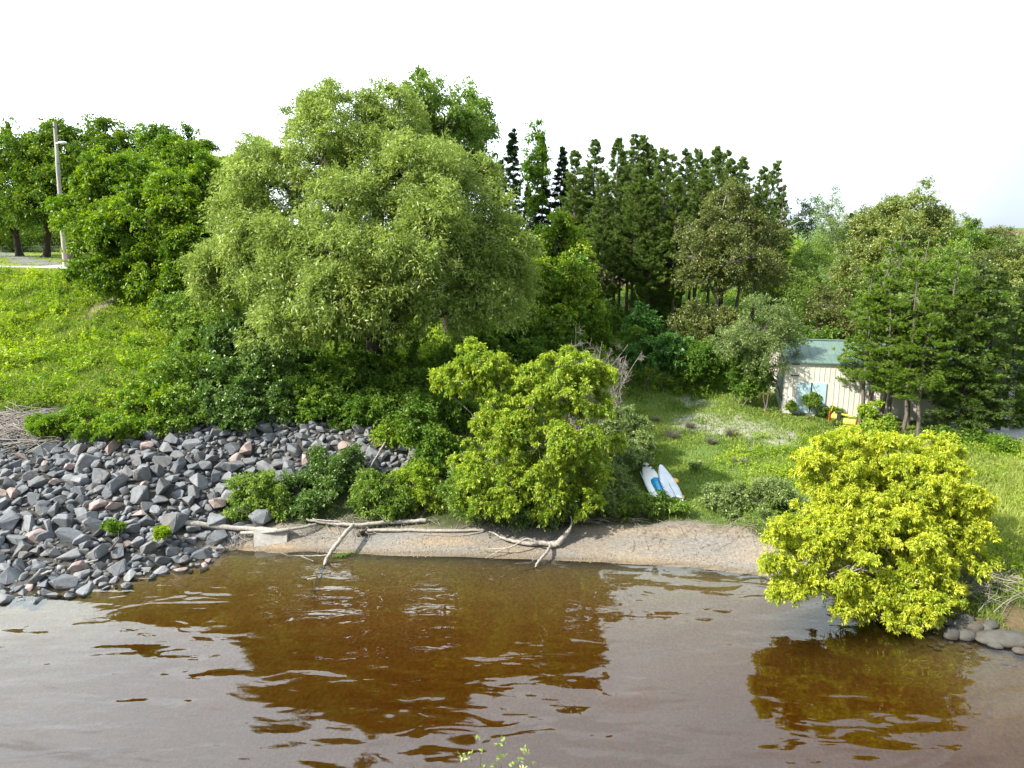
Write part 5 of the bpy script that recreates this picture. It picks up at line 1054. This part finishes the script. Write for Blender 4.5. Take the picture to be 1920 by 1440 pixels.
# ---- bushes around the meadow back
GM = 'bushes along the back of the meadow'
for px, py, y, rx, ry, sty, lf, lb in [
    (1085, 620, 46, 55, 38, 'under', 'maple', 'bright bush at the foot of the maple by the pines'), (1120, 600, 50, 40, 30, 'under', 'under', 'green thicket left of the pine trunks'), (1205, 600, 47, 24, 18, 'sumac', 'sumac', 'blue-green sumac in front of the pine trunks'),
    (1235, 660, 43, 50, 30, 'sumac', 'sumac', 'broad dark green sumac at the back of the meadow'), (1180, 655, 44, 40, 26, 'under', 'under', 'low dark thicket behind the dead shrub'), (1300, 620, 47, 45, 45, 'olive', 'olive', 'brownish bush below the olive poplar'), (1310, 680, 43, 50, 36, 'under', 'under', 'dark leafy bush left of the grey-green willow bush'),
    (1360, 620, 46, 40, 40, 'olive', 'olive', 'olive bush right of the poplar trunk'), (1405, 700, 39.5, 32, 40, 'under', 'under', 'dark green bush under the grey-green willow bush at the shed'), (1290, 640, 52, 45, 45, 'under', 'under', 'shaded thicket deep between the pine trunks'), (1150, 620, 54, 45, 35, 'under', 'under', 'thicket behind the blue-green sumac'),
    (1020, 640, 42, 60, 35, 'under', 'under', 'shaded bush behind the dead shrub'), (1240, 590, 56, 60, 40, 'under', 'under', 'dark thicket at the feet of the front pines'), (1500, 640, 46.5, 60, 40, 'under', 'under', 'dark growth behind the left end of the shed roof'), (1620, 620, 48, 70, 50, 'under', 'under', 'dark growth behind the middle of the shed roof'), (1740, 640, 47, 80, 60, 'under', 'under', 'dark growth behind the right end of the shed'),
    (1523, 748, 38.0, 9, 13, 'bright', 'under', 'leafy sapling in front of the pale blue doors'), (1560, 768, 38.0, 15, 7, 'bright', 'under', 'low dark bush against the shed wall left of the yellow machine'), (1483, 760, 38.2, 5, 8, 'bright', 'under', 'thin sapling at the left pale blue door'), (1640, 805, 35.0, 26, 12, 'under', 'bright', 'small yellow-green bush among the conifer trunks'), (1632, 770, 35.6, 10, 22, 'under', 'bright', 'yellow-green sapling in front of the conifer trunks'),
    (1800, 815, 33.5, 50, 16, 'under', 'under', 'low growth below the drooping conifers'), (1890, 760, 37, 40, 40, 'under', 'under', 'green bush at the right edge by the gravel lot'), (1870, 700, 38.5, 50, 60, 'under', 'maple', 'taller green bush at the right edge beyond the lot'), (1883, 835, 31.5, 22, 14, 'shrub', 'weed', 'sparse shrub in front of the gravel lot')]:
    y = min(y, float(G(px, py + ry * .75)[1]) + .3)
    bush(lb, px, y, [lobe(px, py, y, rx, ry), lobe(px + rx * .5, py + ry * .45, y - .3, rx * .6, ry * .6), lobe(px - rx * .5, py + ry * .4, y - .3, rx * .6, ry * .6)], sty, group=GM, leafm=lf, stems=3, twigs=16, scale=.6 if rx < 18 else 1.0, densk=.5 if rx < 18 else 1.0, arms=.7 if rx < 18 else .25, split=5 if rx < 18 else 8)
bush('round grey-green willow bush at the left corner of the shed', 1420, 38.8, [lobe(1430, 615, 39, 55, 45), lobe(1395, 650, 38.8, 45, 40), lobe(1460, 640, 39, 42, 35), lobe(1430, 680, 38.4, 42, 32), lobe(1425, 575, 39.3, 30, 18)], 'grey', r0=.12, stems=6, twigs=120, densk=.8, holes=.5)
# dead clumps in the meadow
def stalk_clump(px, py, rad, h, n, m, label, seed, name='dry_grass_clump', group='dry weed clumps in the meadow'):
    c = G(px, py); r = np.random.default_rng(seed); q = Q()
    for _ in range(n):
        a = r.uniform(0, 6.28); rr = rad * r.random() ** .7 * .5; p0 = np.array([math.cos(a) * rr, math.sin(a) * rr, 0]); d = np.array([math.cos(a), math.sin(a), 0]) * rad * r.uniform(.2, .9); hh = h * r.uniform(.5, 1.1)
        P = np.array([p0, p0 + d * .3 + [0, 0, hh * .5], p0 + d * .7 + [0, 0, hh * .85], p0 + d + [0, 0, hh]]); P[:, :2] += r.normal(size=(4, 2)) * .02
        q.tube(P, [.011, .009, .006, .003], 3)
    return tag(obj(name, q.mesh(name, (0, 0, 0), True, False), M[m], None, c), label, 'weed clump', group)
for i, (px, py, rd, h, lb) in enumerate([(1260, 822, .50, .55, 'large dark grey dry weed clump in the left of the meadow'), (1293, 802, .36, .40, 'small grey dry weed clump on the edge of the gravel'), (1372, 818, .46, .55, 'brownish dry weed clump at the lower edge of the gravel'), (1334, 832, .34, .38, 'faint grey dry weed clump between the two larger ones'), (1230, 790, .3, .3, 'tiny dry weed clump uphill of the large dark one'), (1385, 868, .4, .3, 'flattened grey dry weed clump low in the meadow')]):
    stalk_clump(px, py, rd * .9, h * .8, 190, 'thatch', lb, 50 + i)

# foreground sapling whose tip enters the bottom of the frame
bz = float(terr(-.2, 8.4))
sl = []
r = np.random.default_rng(9); q = Q(); w_ = Q()
tips = [(896, 1384), (880, 1412), (903, 1410), (932, 1398), (938, 1422), (928, 1432), (945, 1418), (982, 1408), (972, 1424), (985, 1412), (998, 1432), (960, 1436), (865, 1418), (868, 1424), (922, 1440), (944, 1390), (905, 1440), (980, 1445), (950, 1455), (920, 1460), (990, 1465), (900, 1470), (960, 1480), (930, 1500), (880, 1480)]
root = np.array([-.2, 8.4, bz]); trunk_top = W3(932, 1500, 8.6)
w_.tube(wig(root, trunk_top, 8, .03, r), np.linspace(.05, .012, 8), 6)
for px, py in tips:
    t = W3(px, py, 8.6 + r.normal() * .12); st0 = trunk_top + np.array([0, 0, -.25 - .3 * r.random()])
    w_.tube(wig(st0, t, 5, .06, r), np.linspace(.004, .0015, 5), 3)
    n = 5; P = t + r.normal(size=(n, 3)) * .018; D = norm(rsph(r, (n,)) + np.array([0, 0, .8])); q.leaves(P, D, rsph(r, (n,)), np.full(n, .075), np.full(n, .034), r.random(n), r.random(n))
for _ in range(60):
    c = root + (trunk_top - root) * r.uniform(.55, .95) + r.normal(size=3) * .28; n = 12; P = c + r.normal(size=(n, 3)) * .08; D = norm(rsph(r, (n,)) + np.array([0, 0, .5])); q.leaves(P, D, rsph(r, (n,)), np.full(n, .06), np.full(n, .028), r.random(n), r.random(n))
e = empty('sapling', root, 'thin pale green sapling tip rising into view at the bottom edge over the water', 'sapling')
obj('trunk', w_.mesh('trunk', root, True, False), M['bark'], e); obj('crown', q.mesh('crown', root), M['shrub_lt'], e)

# ------------------------------------------------------------------ grass and weeds (uncountable)
def scatter(n, x0, x1, y0, y1, maskf, seed, slope=.80):
    r = np.random.default_rng(seed); x = r.uniform(x0, x1, n); y = r.uniform(y0, y1, n)
    k = (np.abs(x) < y * slope + 3) & (r.random(n) < maskf(x, y)); return x[k], y[k], terr(x[k], y[k]), r
def blades(q, x, y, z, r, h, w, lean=.45, tipb=0.0, rb=0.0):
    n = len(x); P = np.stack([x, y, z - .02], 1); D = norm(np.stack([r.normal(size=n) * lean, r.normal(size=n) * lean, np.ones(n)], 1)); U = rsph(r, (n,))
    U[:, 2] *= .2
    q.leaves(P, D, norm(U), h, w, np.clip(r.random(n) * .7 + .15 + rb, 0, 1), np.clip(r.random(n) ** 2 * .6 + tipb, 0, 1), droop=.12)
def meadow(x, y):
    t = y - shore(x); m = np.clip((t - 2.6) / 1.2, 0, 1) * np.clip((x + 3.5) / 3, 0, 1)
    m = np.where((x > 9), np.clip((t - .9) / 1.0, 0, 1), m)
    return m * (1 - gravel_mask(x, y) * .93) * (1 - lot_mask(x, y)) * (1 - sand_mask(x, y))
q = Q()
x, y, z, r = scatter(420000, -4, 34, 19, 50, meadow, 61)
tall = np.clip(.5 + .5 * vnoise(x, y, 2.3, 33), 0, 1); right = np.clip((x - 12) / 4, 0, 1) * np.clip((36 - y) / 8, 0, 1)
keep = r.random(len(x)) < (.40 + .4 * tall + .3 * right); x, y, z, tall, right = x[keep], y[keep], z[keep], tall[keep], right[keep]
patch = vnoise(x, y, 1.5, 35)
blades(q, x, y, z, r, (.09 + .16 * tall + .34 * right) * r.uniform(.6, 1.3, len(x)), .022 + .012 * r.random(len(x)) + .0006 * y, tipb=np.clip(.15 * patch + .34 * right + .10, -.2, .8), rb=.25 * patch)
mg = obj('meadow_grass', q.mesh('meadow_grass'), M['grass']); tag(mg, 'uneven green meadow grass between the beach, the gravel and the shed', 'grass', kind='stuff')
q = Q()
def weeds_right(x, y): return np.clip((x - 9) / 3, 0, 1) * np.clip((y - shore(x) - .9) / .8, 0, 1) * (y < 33.5) * np.clip(.35 + .8 * vnoise(x, y, 1.8, 71), 0, 1) * (1 - lot_mask(x, y))
def clump_leaves(q, x, y, z, r, size, L_, Wd, nsp, nlf, up=.9, tipw=.4, drp=.1, rb=0.0):
    K = len(x); pn = .30 * vnoise(x, y, 1.4, 91) + .2 * vnoise(x, y, 4, 92); rb = rb + pn[:, None, None]; tipw = tipw + pn[:, None, None]; C = np.stack([x, y, z], 1)
    sd = norm(rsph(r, (K, nsp)) + np.array([0, 0, up])); sd[..., 2] = np.abs(sd[..., 2])
    t = r.random((K, nsp, nlf)) ** .7; rad = size[:, None, None] * t
    P = C[:, None, None] + sd[:, :, None] * rad[..., None] + r.normal(size=(K, nsp, nlf, 3)) * .03
    D = norm(sd[:, :, None] * .5 + rsph(r, (K, nsp, nlf)) * .8); U = norm(rsph(r, (K, nsp, nlf)) + np.array([0, 0, 1.])); n = K * nsp * nlf
    cr_ = r.random(K)[:, None, None]; rnd = np.clip(.55 * cr_ + .45 * r.random(t.shape) + rb, 0, 1); tip = np.clip(t, 0, 1) * np.clip(r.normal(tipw, .3, (K, 1, 1)), 0, 1)
    q.leaves(P.reshape(-1, 3), D.reshape(-1, 3), U.reshape(-1, 3), L_ * r.uniform(.6, 1.3, n), Wd * r.uniform(.7, 1.2, n), rnd.reshape(-1), tip.reshape(-1))
x, y, z, r = scatter(9000, 9, 34, 17, 34, weeds_right, 63); x, y, z = x[:3200], y[:3200], z[:3200]
clump_leaves(q, x, y, z, r, r.uniform(.25, .6, len(x)), .12, .045, 5, 8, tipw=.55)
def back(x, y): return np.clip((y - 40) / 3, 0, 1) * np.clip((x + 6) / 3, 0, 1) * .6
x, y, z, r = scatter(9000, -6, 40, 38, 80, back, 64, .6)
clump_leaves(q, x, y, z, r, r.uniform(.3, .8, len(x)), .22, .11, 4, 6, tipw=.2, rb=-.3)
tag(obj('tall_weeds', q.mesh('tall_weeds'), M['weed']), 'tall yellowish weeds in the grass at the right and below the woods', 'weeds', kind='stuff')
q = Q()
def slope(x, y):
    t = y - shore(x); top = np.interp(x, [-60, -16, -12, -9, -6, -3], [9.6, 9.5, 8.8, 8, 7.2, 6.8]) + .5 * vnoise(x, y, 2.5, 31)
    return np.clip((t - top) * 1.5, 0, 1) * np.clip((-3 - x) / 2, 0, 1) * (t < 28.5) * (1 - dirt_mask(x, y) * .97)
x, y, z, r = scatter(29000, -56, -3, 28, 51, slope, 65, .98)
hn = np.clip(.55 + .55 * vnoise(x, y, 1.5, 37), .15, 1.1); k_ = r.random(len(x)) < .75; x, y, z, hn = x[k_], y[k_], z[k_], hn[k_]
pt = vnoise(x, y, 3.2, 77)
sel = r.random(len(x)) < np.clip(.55 + .6 * pt, .25, 1); clump_leaves(q, x[sel], y[sel], z[sel], r, (.22 + .55 * hn[sel] ** 2) * r.uniform(.6, 1.3, sel.sum()), .12, .05, 5, 9, tipw=.32, rb=0)
mx, my, mz, r = scatter(1100, -56, -3, 28, 51, slope, 165, .98); clump_leaves(q, mx, my, mz, r, r.uniform(.55, 1.1, len(mx)), .17, .09, 12, 12, tipw=.42, up=.7, rb=.1)
tag(obj('slope_weeds', q.mesh('slope_weeds'), M['weed']), 'lush yellow-green weeds covering the slope below the road', 'weeds', kind='stuff')
q = Q()
x, y, z, r = scatter(350000, -56, -3, 28, 51, lambda x, y: slope(x, y), 66, .98)
pz = vnoise(x, y, 1.3, 78)
blades(q, x, y, z, r, r.uniform(.2, .6, len(x)) * (1 + .5 * pz), .028 + .015 * r.random(len(x)), lean=.6, tipb=.18 + .15 * pz, rb=.2 * pz)
tl = lambda x, y: np.clip((y - shore(x) - 28.2) / .8, 0, 1) * ((y - shore(x)) < 30.3) * (x < -22)
x, y, z, r = scatter(60000, -50, -20, 46, 54, tl, 67, .85); blades(q, x, y, z, r, r.uniform(.1, .22, len(x)), np.full(len(x), .04), tipb=.35)
tag(obj('slope_grass', q.mesh('slope_grass'), M['grass']), 'long grass among the weeds on the slope below the road', 'grass', kind='stuff')
q = Q()
x, y, z, r = scatter(130000, -70, -18, 54, 90, lambda x, y: lawn_mask(x, y) * (np.abs(y - shore(x) - 32.2) > 2.0), 68, .9); blades(q, x, y, z, r, r.uniform(.05, .12, len(x)), np.full(len(x), .05), tipb=.2)
tag(obj('lawn_grass', q.mesh('lawn_grass'), M['grass']), 'short mown lawn beyond the road at the left', 'grass', kind='stuff')
# bits of grass at the beach top & right bank
q = Q()
def bt(x, y):
    t = y - shore(x); return np.clip(1 - np.abs(t - np.interp(x, [-9, 0, 4, 9], [2.2, 2.5, 3.2, 3.2])) / .9, 0, 1) * (x > -9) * (x < 11) * np.clip(vnoise(x, y, .9, 81) + .3, 0, 1)
x, y, z, r = scatter(26000, -9, 11, 22, 28, bt, 69); blades(q, x, y, z, r, r.uniform(.12, .38, len(x)), np.full(len(x), .022))
def rb_(x, y): t = y - shore(x); return np.clip((t - .12) / .3, 0, 1) * (t < 3) * (x > 10.8) * np.clip(vnoise(x, y, .8, 83) + .65, 0, 1)
x, y, z, r = scatter(60000, 10.5, 22, 16, 23, rb_, 70, .9); blades(q, x, y, z, r, r.uniform(.15, .4, len(x)), np.full(len(x), .02))
tag(obj('bank_grass', q.mesh('bank_grass'), M['grass']), 'tufts of grass along the top of the beach and over the right bank stones', 'grass', kind='stuff')
q = Q(); r = np.random.default_rng(88); c0_ = GW(646, 1041); n = 260
P = c0_ + np.stack([r.normal(size=n) * .22, r.normal(size=n) * .07, .02 + .03 * r.random(n)], 1); P[:, 1] += (P[:, 0] - c0_[0]) * .35
q.leaves(P, norm(rsph(r, (n,)) * np.array([1, 1, .3]) + [0, 0, .1]), norm(rsph(r, (n,)) * .3 + [0, 0, 1.]), np.full(n, .07), np.full(n, .035), r.random(n), r.random(n))
tag(obj('floating_weeds', q.mesh('floating_weeds'), M['under2']), 'patch of green weeds floating beside the trunk at the waterline', 'weeds', kind='stuff')
